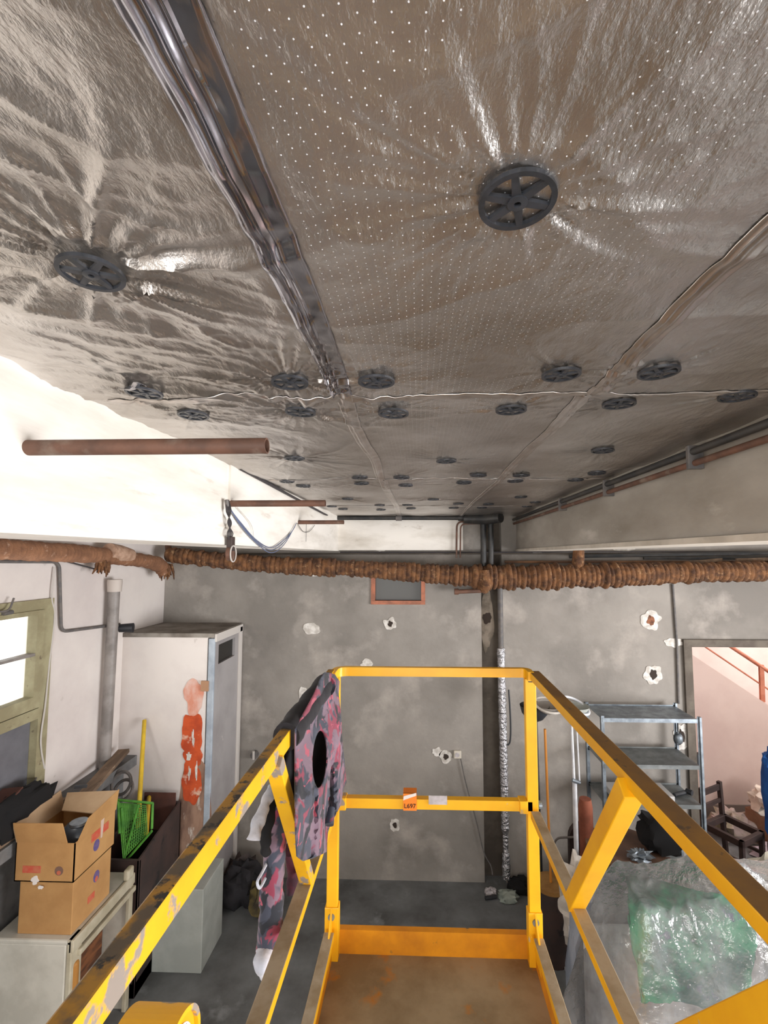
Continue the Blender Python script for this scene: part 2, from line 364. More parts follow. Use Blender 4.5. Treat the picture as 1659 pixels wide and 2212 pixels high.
def arc_pts(pts, r=.05, n=6):
    """round the corners of a polyline"""
    pts = [Vector(p) for p in pts]; out = [pts[0]]
    for i in range(1, len(pts) - 1):
        a = (pts[i - 1] - pts[i]); b = (pts[i + 1] - pts[i]); rr = min(r, a.length * .45, b.length * .45)
        p0 = pts[i] + a.normalized() * rr; p1 = pts[i] + b.normalized() * rr
        for k in range(n + 1):
            t = k / n; out.append(p0 * (1 - t) ** 2 + pts[i] * 2 * t * (1 - t) + p1 * t ** 2)
    out.append(pts[-1]); return out
def cat_curve(pts, n=6):
    """smooth curve through points"""
    P = [Vector(p) for p in pts]; P = [P[0]] + P + [P[-1]]; out = []
    for i in range(1, len(P) - 2):
        for k in range(n):
            t = k / n; a, b, c, d = P[i - 1:i + 3]
            out.append(.5 * ((2 * b) + (c - a) * t + (2 * a - 5 * b + 4 * c - d) * t * t + (3 * b - a - 3 * c + d) * t ** 3))
    out.append(P[-2]); return out

def sheet(name, outline, to3d, mats, parent=None, hole=None, step=8, thick=.003, jitter=.25):
    """cloth panel: 2-D outline (and an elliptical hole cx, cy, rx, ry, tilt) filled with triangles, mapped to 3-D"""
    def dens(poly):
        o = []
        for i in range(len(poly)):
            a = Vector(poly[i]); b = Vector(poly[(i + 1) % len(poly)]); k = max(1, int((b - a).length / step))
            o += [a + (b - a) * j / k for j in range(k)]
        return o
    vs = dens(outline); n0 = len(vs); edges = [(i, (i + 1) % n0) for i in range(n0)]
    def inside(p, poly):
        c = False; j = len(poly) - 1
        for i in range(len(poly)):
            if (poly[i][1] > p[1]) != (poly[j][1] > p[1]) and p[0] < (poly[j][0] - poly[i][0]) * (p[1] - poly[i][1]) / (poly[j][1] - poly[i][1]) + poly[i][0]: c = not c
            j = i
        return c
    def inh(p, k=1.):
        if not hole: return False
        dx, dy = p[0] - hole[0], p[1] - hole[1]; ca, sa = math.cos(hole[4]), math.sin(hole[4])
        return ((dx * ca + dy * sa) / hole[2]) ** 2 + ((-dx * sa + dy * ca) / hole[3]) ** 2 < k
    if hole:
        nh = 28; b0 = len(vs); ca, sa = math.cos(hole[4]), math.sin(hole[4])
        for i in range(nh):
            a = 2 * math.pi * i / nh; x, y = hole[2] * math.cos(a), hole[3] * math.sin(a)
            vs.append(Vector((hole[0] + x * ca - y * sa, hole[1] + x * sa + y * ca)))
        edges += [(b0 + i, b0 + (i + 1) % nh) for i in range(nh)]
    xs = [p[0] for p in outline]; ys = [p[1] for p in outline]
    y = min(ys)
    while y < max(ys):
        x = min(xs)
        while x < max(xs):
            p = Vector((x + random.uniform(-1, 1) * step * jitter, y + random.uniform(-1, 1) * step * jitter))
            if inside(p, outline) and not inh(p, 1.1): vs.append(p)
            x += step
        y += step
    r = delaunay_2d_cdt(vs, edges, [], 1 if False else 0, 1e-4)
    pv, pf = r[0], r[2]
    keep = []
    for f in pf:
        c = sum((pv[i] for i in f), Vector((0, 0))) / len(f)
        if inside(c, outline) and not inh(c, .995): keep.append(tuple(f))
    m = MB(); m.add([to3d(p[0], p[1]) for p in pv], keep)
    return m.build(name, mats, parent, smooth=True, solid=thick)

def lump(name, c, rx, ry, rz, mats, parent=None, amp=.12, freq=3., seed=0, seg=20, flat=None):
    """irregular rounded body"""
    m = MB(); vs = []; n, k = seg, seg // 2
    for i in range(k + 1):
        th = math.pi * i / k
        for j in range(n):
            ph = 2 * math.pi * j / n
            d = Vector((math.sin(th) * math.cos(ph), math.sin(th) * math.sin(ph), math.cos(th)))
            d = Vector([math.copysign(abs(x) ** .8, x) for x in d])
            a = 1 + amp * noise.noise(d * freq + Vector((seed, seed * 2.3, 0)))*2
            p = Vector((c[0] + d.x * rx * a, c[1] + d.y * ry * a, c[2] + d.z * rz * a))
            if flat is not None: p.z = max(p.z, flat)
            vs.append(p)
    fs = [(i * n + j, i * n + (j + 1) % n, (i + 1) * n + (j + 1) % n, (i + 1) * n + j) for i in range(k) for j in range(n)]
    m.add(vs, fs); return m.build(name, mats, parent, smooth=True)

# ------------------------------------------------------------------ room measurements
D = 4.70                                     # back wall
XL = -2.61                                   # left wall face
XBL, XBR = -.82, .98                         # faces of the two beams
ZC = E + .392                                # foil ceiling
ZB = E + .045                                # underside of the beams
XR, YF, YC = 5.0, -3.0, 4.06

# floor
struct(MB().box(XL - .3, XR + 1.6, YF - .2, 8.2, -.2, 0).build('floor', M_floor))
# concrete slab above the foil and over the side bays
struct(MB().box(XL - .3, XR + .3, YF - .2, D + .3, ZC + .06, ZC + .26).build('ceiling', M_slab))
# left wall with its window opening
wy0, wy1 = PX(0, 1300, XL).y - .25, PX(112, 1292, XL).y
wz0, wz1 = E - 1.72, E - .30
wl = MB().box(XL - .25, XL, YF, wy0, 0, ZC + .06).box(XL - .25, XL, wy1, D + .25, 0, ZC + .06)
wl.box(XL - .25, XL, wy0, wy1, 0, wz0).box(XL - .25, XL, wy0, wy1, wz1, ZC + .06)
struct(wl.build('wall_left', M_wall_left))
# right wall: piers round three big windows
wr = MB(); ys = [-1.2, .25, 1.6, 3.0]
wr.box(XR, XR + .25, YF, D + .25, 0, .9).box(XR, XR + .25, YF, D + .25, 2.7, ZC + .06)
wr.box(XR, XR + .25, YF, -1.2, .9, 2.7).box(XR, XR + .25, 3.0, D + .25, .9, 2.7)
wr.box(XR, XR + .25, .15, .35, .9, 2.7).box(XR, XR + .25, 1.5, 1.7, .9, 2.7)
struct(wr.build('wall_right', M_wall_left))
wf = MB().box(XL - .25, XR + .25, YF - .25, YF, 0, 1.4).box(XL - .25, XR + .25, YF - .25, YF, 3.1, ZC + .06)
wf.box(XL - .25, -2.1, YF - .25, YF, 1.4, 3.1).box(1.8, XR + .25, YF - .25, YF, 1.4, 3.1)
struct(wf.build('wall_front', M_wall_left))
# back wall: recess for the pipe chase, small vent window, doorway to the stair room
cx0, cx1 = PY(1042, 1500, D).x, PY(1088, 1500, D).x
dx0, dtop = PY(1500, 1600, D).x, PY(1560, 1397, D).z
vw = (PY(806, 1270, D).x, PY(914, 1270, D).x, PY(860, 1300, D).z, PY(860, 1238, D).z)
wb = MB()
wb.box(XL - .25, vw[0], D, D + .22, 0, ZC + .06).box(vw[1], cx0, D, D + .22, 0, ZC + .06)
wb.box(vw[0], vw[1], D, D + .22, 0, vw[2]).box(vw[0], vw[1], D, D + .22, vw[3], ZC + .06)
wb.box(cx1, dx0, D, D + .22, 0, ZC + .06).box(dx0, XR + .25, D, D + .22, dtop, ZC + .06)
struct(wb.build('wall_back', M_wall_back))
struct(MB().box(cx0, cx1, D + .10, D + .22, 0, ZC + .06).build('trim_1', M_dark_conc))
# beams: left (pale), right (grey), back (pale)
bl = MB().box(XBL - .28, XBL, YF, D, ZB, ZC + .06)
bl.box(XBL - .02, XBL + .010, 1.95, D, ZB, ZC + .02)
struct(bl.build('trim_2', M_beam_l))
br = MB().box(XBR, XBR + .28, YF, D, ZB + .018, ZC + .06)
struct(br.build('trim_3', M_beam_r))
struct(MB().box(XBR - .012, XBR + .30, YF, D, ZB - .004, ZB + .018).build('trim_4', mat('pale_render_strip', s(206, 198, 186), .9, c2=s(184, 176, 164), scale=5)))
bx1 = PY(1000, 1150, D - .06).x
struct(MB().box(XBL, bx1, D - .06, D, ZB + .008, ZC + .06).build('trim_5', M_beam_l))
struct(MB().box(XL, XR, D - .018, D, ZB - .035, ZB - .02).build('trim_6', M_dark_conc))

# ------------------------------------------------------------------ foil ceiling with creases running out from the fixing discs
DISCS = [
 (1117, 423, 'large black six-spoked fixing disc alone on the dotted foil board'),
 (198, 570, 'black fixing disc with long creases fanning out beside the pale beam'),
 (312, 838, 'black fixing disc with a torn foil flap hanging under it'),
 (418, 890, 'thin-looking black fixing disc above the end of the first stub pipe'),
 (626, 816, 'black fixing disc just before the crossing of the wide taped seams, pale-beam side'),
 (649, 883, 'black fixing disc just past the taped crossing on the pale-beam side'),
 (813, 815, 'black fixing disc on the dotted board just before the taped crossing'),
 (850, 880, 'black fixing disc with a bright glint below, just past the first cross seam'),
 (1212, 800, 'black fixing disc on the dotted board beside the narrower diagonal seam'),
 (1104, 879, 'black fixing disc with a bright smudge beneath it, past the first cross seam'),
 (1422, 789, 'black fixing disc on the grey-beam board before the cross seam'),
 (1337, 867, 'black fixing disc on the grey-beam board just past the shiny cross seam'),
 (1592, 851, 'black fixing disc close to the black pipe along the grey beam'),
 (636, 986, 'black fixing disc in the middle of the second board, pale-beam side'),
 (964, 990, 'lone black fixing disc in the middle of the second centre board'),
 (1302, 971, 'lone black fixing disc in the middle of the second board, grey-beam side'),
 (1289, 1018, 'flat black fixing disc nearest the grey beam before the second cross seam'),
 (1243, 1033, 'flat black fixing disc nearest the grey beam past the second cross seam'),
 (1126, 1023, 'upper black disc of the pair beside the narrow seam at the second cross seam'),
 (1113, 1034, 'lower black disc of the pair beside the narrow seam at the second cross seam'),
 (867, 1028, 'upper disc of the pair beside the wide seam on the centre board'),
 (876, 1044, 'lower disc of the pair beside the wide seam on the centre board'),
 (777, 1031, 'upper disc of the pair beside the wide seam, pale-beam side, second cross seam'),
 (781, 1044, 'lower disc of the pair beside the wide seam, pale-beam side, second cross seam'),
 (620, 1037, 'black fixing disc lifting at the pale beam above the second cross seam'),
 (655, 1048, 'small black disc near the pale beam just past the second cross seam'),
 (1033, 1024, 'black disc on the centre board before the second cross seam, next narrow seam'),
 (1002, 1039, 'black disc on the centre board past the second cross seam, next narrow seam'),
 (751, 1078, 'small black disc in the middle of the third board, pale-beam side'),
 (936, 1078, 'small black disc in the middle of the third centre board'),
 (1125, 1071, 'small black disc in the middle of the third board, grey-beam side'),
 (880, 1090, 'tiny black disc beside the wide seam at the third cross seam, centre board'),
 (888, 1097, 'tiny black disc behind the third cross seam, centre board near the wide seam'),
 (741, 1099, 'tiny black disc close to the end of the second stub pipe'),
 (820, 1091, 'tiny black disc before the third cross seam, pale-beam side of wide seam'),
 (823, 1099, 'tiny black disc behind the third cross seam, pale-beam side of wide seam'),
 (990, 1087, 'tiny black disc on the centre board before the third cross seam'),
 (980, 1096, 'tiny black disc on the centre board behind the third cross seam'),
 (1055, 1087, 'tiny black disc before the third cross seam above the black corner pipe'),
 (1041, 1095, 'tiny black disc behind the third cross seam above the black corner pipe'),
 (1156, 1085, 'tiny black disc with a white glint near the grey beam pipe'),
 (1138, 1094, 'tiny black disc near the grey beam pipe behind the third cross seam'),
 (717, 1094, 'tiny black disc beside the pale beam before the third cross seam'),
]
dpos = [PZ(x, y, ZC) for x, y, _ in DISCS]
SXL = lambda y: -.205 + .02 * math.sin(y * 1.3)
XSL, XSR = PZ(640, 560, ZC).x, PZ(1290, 830, ZC).x
YS = [PZ(850, 854, ZC).y, PZ(850, 1034, ZC).y, PZ(850, 1093, ZC).y]

_g = np.random.default_rng(99).uniform(-1, 1, (64, 64, 2)); _g /= np.linalg.norm(_g, axis=2, keepdims=True)
def pn(x, y):
    xi, yi = np.floor(x).astype(int), np.floor(y).astype(int); xf, yf = x - xi, y - yi
    u, v = xf ** 3 * (xf * (xf * 6 - 15) + 10), yf ** 3 * (yf * (yf * 6 - 15) + 10)
    def g(i, j): q = _g[(xi + i) % 64, (yi + j) % 64]; return q[..., 0] * (xf - i) + q[..., 1] * (yf - j)
    a, b, c, d = g(0, 0), g(1, 0), g(0, 1), g(1, 1)
    return (a * (1 - u) + b * u) * (1 - v) + (c * (1 - u) + d * u) * v
def ridge(x, y, k=3): return (1 - np.minimum(1, np.abs(pn(x, y)) * 2.6)) ** k

def foil_height(X, Y):
    """downward bulge of the foil (numpy arrays), metres"""
    Z = np.zeros_like(X)
    for k, p in enumerate(dpos):
        if p.y > 3.4: continue
        dx, dy = X - p.x, Y - p.y; r = np.sqrt(dx * dx + dy * dy) + 1e-6; a = np.arctan2(dy, dx)
        big = {0: .8, 1: 1.5, 4: 1.3, 5: 1.0, 13: .8}.get(k, .45)
        rg = np.random.default_rng(k + 3)
        w = np.zeros_like(X)
        for n in range(9):
            c = rg.uniform(-math.pi, math.pi); wd_ = rg.uniform(.035, .11); ln = rg.uniform(.10, .34); sgn = rg.choice([1, 1, -.8])
            da = np.angle(np.exp(1j * (a - c - .25 * np.sin(r * 14 + c) * r)))
            w += sgn * np.exp(-(da / wd_) ** 2) * np.exp(-(r / ln) ** 2)
        w += .35 * np.sin(a * 17 + 3 * np.sin(a * 3 + k)) * np.exp(-(r / .13) ** 2)
        fade = np.clip((r - .036) / .03, 0, 1)
        w += .9 * ridge(a * 3.4 + k * 7, r * 5 + k, 3) * np.exp(-r / .16) + .35 * ridge(a * 9 + k * 3, r * 9 + k, 2) * np.exp(-r / .10)
        Z += .0075 * big * w * fade * np.exp(-np.abs(p.x - X) * .6)
        Z += .003 * big * np.exp(-(r / .06) ** 2)
    # long folds on the pale-beam side
    for (ang, ph, fr, am) in ((.92, .3, 34, .0030), (1.05, 1.9, 52, .0020), (.6, .8, 21, .0030), (1.2, .4, 80, .0009)):
        u = X * math.cos(ang) + Y * math.sin(ang) * -1
        v = np.sin(u * fr + ph + 1.6 * np.sin(Y * 4.3 + X * 3) + 1.1 * np.sin(X * 9.1 - Y * 2))
        v = np.sign(v) * np.abs(v) ** 1.6
        Z += am * v * np.clip((-.22 - X) / .2, 0, 1) * np.clip((1.9 - Y) / .8, 0, 1)
    for (ang, ph, fr, am) in ((.3, 1.3, 9, .0035), (-.5, .2, 14, .002), (1.4, 2, 12, .002)):
        u = X * math.cos(ang) + Y * math.sin(ang)
        Z += am * np.sin(u * fr + ph + 1.3 * np.sin(Y * 2.7 + ph) + np.sin(X * 3.9))
    du = X * .84 + Y * .54; dv = -X * .54 + Y * .84
    lw = np.clip((-.20 - X) / .12, 0, 1)
    Z += lw * (.0065 * ridge(du * 2.6 + 3, dv * 11 + 1.2 * pn(X * 5, Y * 5)) + .0022 * ridge(du * 7, dv * 30 + 2)) * np.clip((1.5 - Y) / .5, .12, 1)
    rw_ = 1 - lw
    Z += rw_ * (.0040 * ridge(X * 2.3 + 9, Y * 5.5 + .8 * pn(X * 3, Y * 3) + 5) + .0011 * ridge(X * 9 + 2, Y * 13)) * np.clip((1.6 - Y) / .8, .15, 1)
    for ysm in YS: Z -= .0016 * (.5 + pn(X * 4, Y * 0 + ysm * 3)) * np.exp(-((Y - ysm - .01 * pn(X * 6, Y * 0)) / .016) ** 2)
    return Z

nx, ny = 380, 820
ya, yb = -.75, D
xs_ = np.linspace(XBL, XBR, nx); ys_ = np.concatenate([np.linspace(ya, 2.0, 560), np.linspace(2.0, yb, ny - 560 + 1)[1:]])
X, Y = np.meshgrid(xs_, ys_); Z = ZC - foil_height(X, Y) - .0  # hangs a little
v = np.stack([X, Y, Z], -1).reshape(-1, 3); nY = len(ys_)
idx = np.arange(nY * nx).reshape(nY, nx)
fa = np.stack([idx[:-1, :-1], idx[:-1, 1:], idx[1:, 1:], idx[1:, :-1]], -1).reshape(-1, 4)
m_ = MB(); m_.v = [tuple(p) for p in v]; m_.f = [tuple(f[::-1]) for f in fa]; m_.mi = [0] * len(fa)
foil = m_.build('ceiling_foil', M_foil, smooth=True)
foil.data.set_sharp_from_angle(angle=math.radians(80))
struct(foil)
def fz(x, y): return float(ZC - foil_height(np.array([x]), np.array([y]))[0])

def tape(x0, x1, y0, y1, along, name='seam_tape', seed=0, folds=(), mt=None, taper=0.):
    """foil tape strip pressed over a seam, ridged lengthwise"""
    n1, n2 = (26, 240) if along == 'y' else (200, 14)
    xx = np.linspace(0, 1, n1); yy = np.linspace(0, 1, n2); U, V_ = np.meshgrid(xx, yy)
    rg = np.random.default_rng(seed)
    if along == 'y':
        wob = .006 * np.sin(V_ * 9 + seed)
        Xm = x0 + (x1 - x0) * U + wob + taper * (1 - 2 * U) * V_ ; Ym = y0 + (y1 - y0) * V_; q = U; l = Ym
    else:
        Xm = x0 + (x1 - x0) * U; Ym = y0 + (y1 - y0) * V_ + .004 * np.sin(U * 7 + seed); q = V_; l = Xm
    zz = ZC - foil_height(Xm, Ym) - .0035
    for c, w_, a in folds: zz = zz - a * np.exp(-((q - c - .03 * np.sin(l * 5)) / w_) ** 2) * (1 + .3 * np.sin(l * 11 + c * 9))
    zz = zz - .001 * np.sin(l * 60 + q * 5 + 2 * np.sin(l * 17)) * .5
    edge = np.clip(np.minimum(q, 1 - q) * 12, 0, 1); zz = zz + .002 * (1 - edge)
    vv = np.stack([Xm, Ym, zz], -1).reshape(-1, 3); idx = np.arange(n1 * n2).reshape(n2, n1)
    fa = np.stack([idx[:-1, :-1], idx[:-1, 1:], idx[1:, 1:], idx[1:, :-1]], -1).reshape(-1, 4)
    m = MB(); m.v = [tuple(p) for p in vv]; m.f = [tuple(f) for f in fa]; m.mi = [0] * len(fa)
    return m.build(name, mt or M_tape, foil, smooth=True, solid=.0004)
XSL = -.181
tape(-.218, -.145, -.7, YS[0] - .03, 'y', seed=1, folds=((.42, .05, .006), (.55, .03, .003), (.17, .035, .005)), taper=.010)
tape(XSL - .026, XSL + .016, YS[0] - .03, YS[1], 'y', seed=2, folds=((.4, .1, .003),), mt=M_tape2)
tape(XSL - .026, XSL + .020, YS[1], D - .03, 'y', seed=3, folds=((.6, .1, .003),), mt=M_tape2)
tape(XSR - .012, XSR + .03, -.4, YS[0], 'y', seed=4, folds=((.5, .12, .004), (.2, .05, .003)), mt=M_tape2)
tape(XSR - .02, XSR + .02, YS[0], D - .03, 'y', seed=5, folds=((.5, .12, .003),), mt=M_tape2)
for i, ysm in enumerate(YS):
    tape(XBL + .05, XBR - .04, ysm - .016, ysm + .016, 'x', seed=6 + i, folds=(), mt=M_tape2)

# one fixing disc, then copies
def disc_mesh():
    m = MB(); R, r, t = .0405, .0345, .005; n = 48
    prof = []
    for i in range(n):
        a = 2 * math.pi * i / n; c_, s_ = math.cos(a), math.sin(a)
        prof += [(R * c_, R * s_, 0), (R * c_, R * s_, -t), (r * c_, r * s_, -t), (r * c_, r * s_, 0)]
    fs = []
    for i in range(n):
        j = (i + 1) % n
        for k in range(4): fs.append((i * 4 + k, i * 4 + (k + 1) % 4, j * 4 + (k + 1) % 4, j * 4 + k))
    m.add(prof, fs)
    for k in range(6):
        a = k * math.pi / 3; d = Vector((math.cos(a), math.sin(a), 0)); sd = Vector((-d.y, d.x, 0))
        m.prism([d * .007 + sd * .0050, d * .035 + sd * .0034, d * .035 - sd * .0034, d * .007 - sd * .0050], (0, 0, -.0045))
    prof = [(.0105, 0), (.0105, -.006), (.004, -.0068), (.0035, -.003)]; nn = 20; vs = []
    for rr, z in prof: vs += [(rr * math.cos(2 * math.pi * i / nn), rr * math.sin(2 * math.pi * i / nn), z) for i in range(nn)]
    m.add(vs, [(k * nn + i, k * nn + (i + 1) % nn, (k + 1) * nn + (i + 1) % nn, (k + 1) * nn + i) for k in range(3) for i in range(nn)])
    m.add([(0.0125 * math.cos(a), .0125 * math.sin(a), -.002) for a in [2 * math.pi * i / nn for i in range(nn)]], [tuple(range(nn))])
    return m
d0 = disc_mesh().build('fixing_disc', M_disc)
GR = 'black spoked discs pinning up the foil ceiling'
for k, (x, y, lab) in enumerate(DISCS):
    o = d0 if k == 0 else d0.copy()
    if k: COL.objects.link(o)
    p = dpos[k]; sc_ = {0: 1.04, 1: 1.0}.get(k, 1.0)
    if k == 24: sc_ = .95
    o.location = (p.x, p.y, min(fz(p.x + .04 * math.cos(a), p.y + .04 * math.sin(a)) for a in (0, 1, 2, 3, 4, 5, 6)) - .001)
    o.scale = (sc_, sc_, 1)
    o.rotation_euler = (random.uniform(-.03, .03), random.uniform(-.03, .03), {0: .25}.get(k, random.uniform(0, 1)))
    tag(o, lab, 'fixing disc', GR)
# torn flap below the third disc
p = dpos[2]
sheet('torn_foil_flap', [(0, 0), (.05, -.004), (.075, -.03), (.05, -.036), (.03, -.018), (.004, -.02)],
      lambda a, b: Vector((p.x - .03 + a * 1.0, p.y - .03 + b * 1.2, ZC - .012 + .22 * b - .006 * math.sin(a * 90))), M_tape, foil, step=.006, thick=.0005)

# ------------------------------------------------------------------ wall patches and broken holes (parts of the back wall)
wall_back = bpy.data.objects['wall_back']
def blob(name, cx, cz, rx, rz, y, m, parent, seed, th=.006, n=36, rough=.22):
    vs = []
    for i in range(n):
        a = 2 * math.pi * i / n; q = 1 + rough * noise.noise(Vector((math.cos(a) * 1.7 + seed * 3.1, math.sin(a) * 1.7, seed))) * 2
        vs.append((cx + rx * q * math.cos(a), y, cz + rz * q * math.sin(a)))
    return MB().prism(vs, (0, -th, 0)).build(name, m, parent)
for k, (px, py, wpx, hpx, hole) in enumerate([
    (672, 1358, 19, 11, 0), (843, 1347, 14, 12, 1), (1405, 1340, 20, 20, 2), (1455, 1388, 19, 10, 0), (1411, 1457, 18, 19, 1), (655, 1496, 9, 13, 0),
    (792, 1434, 12, 9, 0), (963, 1634, 13, 12, 1), (944, 1624, 10, 9, 0), (853, 1782, 11, 12, 1), (822, 1186, 11, 5, 0), (683, 1238, 13, 7, 0),
    (1345, 1184, 24, 7, 0), (1160, 1188, 12, 9, 0), (972, 1180, 14, 8, 0), (1472, 1590, 16, 26, 1), (1351, 1260, 9, 4, 0)]):
    p = PY(px, py, D)
    b = blob('filler_patch', p.x, p.z, wpx * D / 1000, hpx * D / 1000, D, M_plaster_white, wall_back, k + 1)
    if hole: blob('broken_hole', p.x, p.z, wpx * .38 * D / 1000, hpx * .5 * D / 1000, D - .006, M_hole_red if hole == 2 else M_hole, b, k + 40, th=.002)
for px, py, r in ((1052, 1335, 11),):
    p = PY(px, py, D + .1); b = blob('filler_patch', p.x, p.z - .02, .06, .30, D + .1, mat('tan_filler', s(150, 138, 124), .9, c2=s(110, 100, 88), scale=8), bpy.data.objects['trim_1'], 77)
    blob('broken_hole', p.x, p.z, .045, .05, D + .094, M_hole, b, 78, th=.002)

# small vent window with terracotta surround
w = struct(MB().box(vw[0] - .02, vw[0] + .02, D - .015, D + .1, vw[2] - .02, vw[3]).box(vw[1] - .02, vw[1] + .02, D - .015, D + .1, vw[2] - .02, vw[3])
           .box(vw[0] - .02, vw[1] + .02, D - .02, D + .1, vw[2] - .025, vw[2] + .012).build('window_2', M_brickframe))
MB().box(vw[0] + .02, vw[1] - .02, D + .04, D + .06, vw[2] + .01, vw[3]).build('pane', mat('dark_grey_pane', s(74, 72, 68), .35), w)  # even dark grey pane set back in the vent window

# ------------------------------------------------------------------ left window
ZP = lambda py, px=90: PX(px, py, XL).z
f = MB()
yr = wy1; x0, x1 = XL - .06, XL + .02
f.box(x0, x1, yr - .085, yr, wz0, wz1).box(x0, x1, wy0, yr - .085, wz1 - .075, wz1)
zt, zm, zb = E - .40, E - .665, E - .945
f.box(x0, x1, wy0 + .06, yr - .085, zb - .16, zb - .09)                      # transom
f.box(x0, x1, wy0, wy0 + .06, wz0, wz1)
w1 = struct(f.build('window_1', M_winframe))
f = MB(); f.box(x0 + .02, x1 + .013, yr - .15, yr - .09, zb - .08, zt + .03).box(x0 + .02, x1 + .012, wy0 + .06, yr - .15, zt, zt + .03)
f.box(x0 + .02, x1 + .012, wy0 + .06, yr - .15, zb - .08, zb).box(x0 + .02, x1 + .012, wy0 + .06, wy0 + .12, zb, zt)
f.box(x0 + .02, x1 + .012, 2.72, 2.76, zb, zt)
f.build('casement_frame', M_winframe, w1)
MB().box(x0 + .03, x1 + .008, wy0 + .1, yr - .12, zm - .009, zm + .009).build('glazing_bar', M_greypipe, w1)
MB().box(XL - .035, XL - .031, wy0 + .08, yr - .12, zb - .01, zt + .01).build('pane', M_glass, w1)
MB().box(XL - .05, XL - .03, wy0 + .05, yr - .09, wz0 + .03, zb - .15).build('lower_panel', M_winpanel, w1)
MB().tube([(XL + .03, yr - .085, zb - .55), (XL + .045, yr - .11, zb - .55)], .006).build('handle', M_conduit, w1)
MB().tube(arc_pts([PX(-10, 1322, XL + .04), PX(20, 1320, XL + .06), PX(30, 1292, XL + .05)]), .006).tube([PX(6, 1326, XL + .03), PX(26, 1322, XL + .03)], .014).build('latch', M_conduit, w1)

# ledge along the left wall
struct(MB().box(XL, XL + .17, wy0 - .4, YC, E - 1.80, E - 1.72).box(XL, XL + .06, wy0 - .4, YC, 0, E - 1.80).build('trim_7', mat('grey_stone_ledge', s(116, 116, 116), .9, c2=s(92, 92, 92), scale=5)))
tag(MB().bar((XL + .25, 3.26, E - 1.70), (XL + .12, 3.95, E - 1.64), .09, .03, mi=0).bar((XL + .12, 2.4, E - 1.705), (XL + .10, 3.3, E - 1.705), .08, .028).build('timber_plank', M_wood, bevel=.002),
    'weathered timber planks lying along the stone ledge under the window', 'plank')
# things on the ledge
lump('black_bag', (XL + .10, 2.92, E - 1.60), .08, .26, .13, M_blackcloth, amp=.2, seed=3, flat=E - 1.72)
tag(bpy.data.objects['black_bag'], 'black bag slumped on the ledge below the grey window panel', 'bag')
tag(MB().bar((XL + .05, 2.95, E - 1.47), (XL + .11, 2.60, E - 1.56), .12, .03, side=(1, 0, 0)).build('brown_board', M_redwood, bevel=.004),
    'reddish brown board leaning behind the black bag', 'board')
rw = MB()
c = PY(262, 1692, 3.75)
rw.tube([c + Vector((.075 * math.cos(a), .03 * math.sin(a), .075 * math.sin(a))) for a in [2 * math.pi * i / 24 for i in range(24)]], .012, 8, closed=True)
rw.tube([c + Vector((.07 * math.cos(a) + .02, .04 * math.sin(a), .06 * math.sin(a) - .05)) for a in [2 * math.pi * i / 24 for i in range(24)]], .012, 8, closed=True)
tag(rw.build('coiled_hose', M_conduit, smooth=True), 'small grey coiled hose by the drain pipe foot', 'hose')
tag(MB().bar(PY(160, 1700, 3.3), PY(188, 1698, 3.35), .02, .02).build('steel_bracket', M_black), 'short dark steel bracket lying on the planks', 'bracket')

# drain pipe on the left wall, with collar
pz0, pz1 = E - 1.72, PY(240, 1252, 3.78).z
t = thing('drain_pipe', (XL + .06, 3.80, pz0), 'grey vertical drain pipe with pale collar on the white wall', 'pipe')
px_ = PY(228, 1500, 3.80).x + .02
MB().tube([(px_, 3.80, pz0), (px_ + .015, 3.80, pz1)], .042, 20).build('pipe', M_greypipe, t, smooth=True)
MB().tube([(px_ + .015, 3.80, pz1 - .10), (px_ + .015, 3.80, pz1 - .02), (px_ + .015, 3.80, pz1)], [.052, .056, .054], 20).build('collar', mat('ivory_collar', s(196, 186, 178), .6), t, smooth=True)
tag(MB().tube([PX(258, 1357, XL + .09) + Vector((0, 0, 0)), PX(258, 1357, XL + .09) + Vector((.10, .03, 0))], [.034, .04], 16).build('pipe_stub', M_black, smooth=True), 'short black pipe stub on the cubicle top by the drain pipe', 'pipe')
# electrical conduit dropping and turning behind the drain pipe
X_ = XL + .02
tag(MB().tube(arc_pts([PX(0, 1213, X_), PX(128, 1214, X_), PX(132, 1365, X_), PX(232, 1352, X_), PX(258, 1348, X_)], .06), .011, 10).build('electrical_conduit', M_conduit, smooth=True),
    'grey conduit dropping down the white wall and bending under the pipe', 'conduit')
tag(MB().tube(cat_curve([PX(118, 1225, X_), PX(112, 1290, X_), PX(118, 1330, X_), PX(108, 1420, X_), PX(98, 1520, X_ + .01), PX(88, 1600, X_ + .01), PX(96, 1660, X_)]), .0055, 8).build('window_cable', M_wire_pale, smooth=True),
    'thin pale cable running down beside the window frame', 'cable')
tag(MB().tube([PX(120, 1206, X_), PX(215, 1232, XL + .12)], .006, 8).build('wall_tie_rod', M_wire_dark), 'thin dark rod slanting up to the wrapped pipe', 'rod')

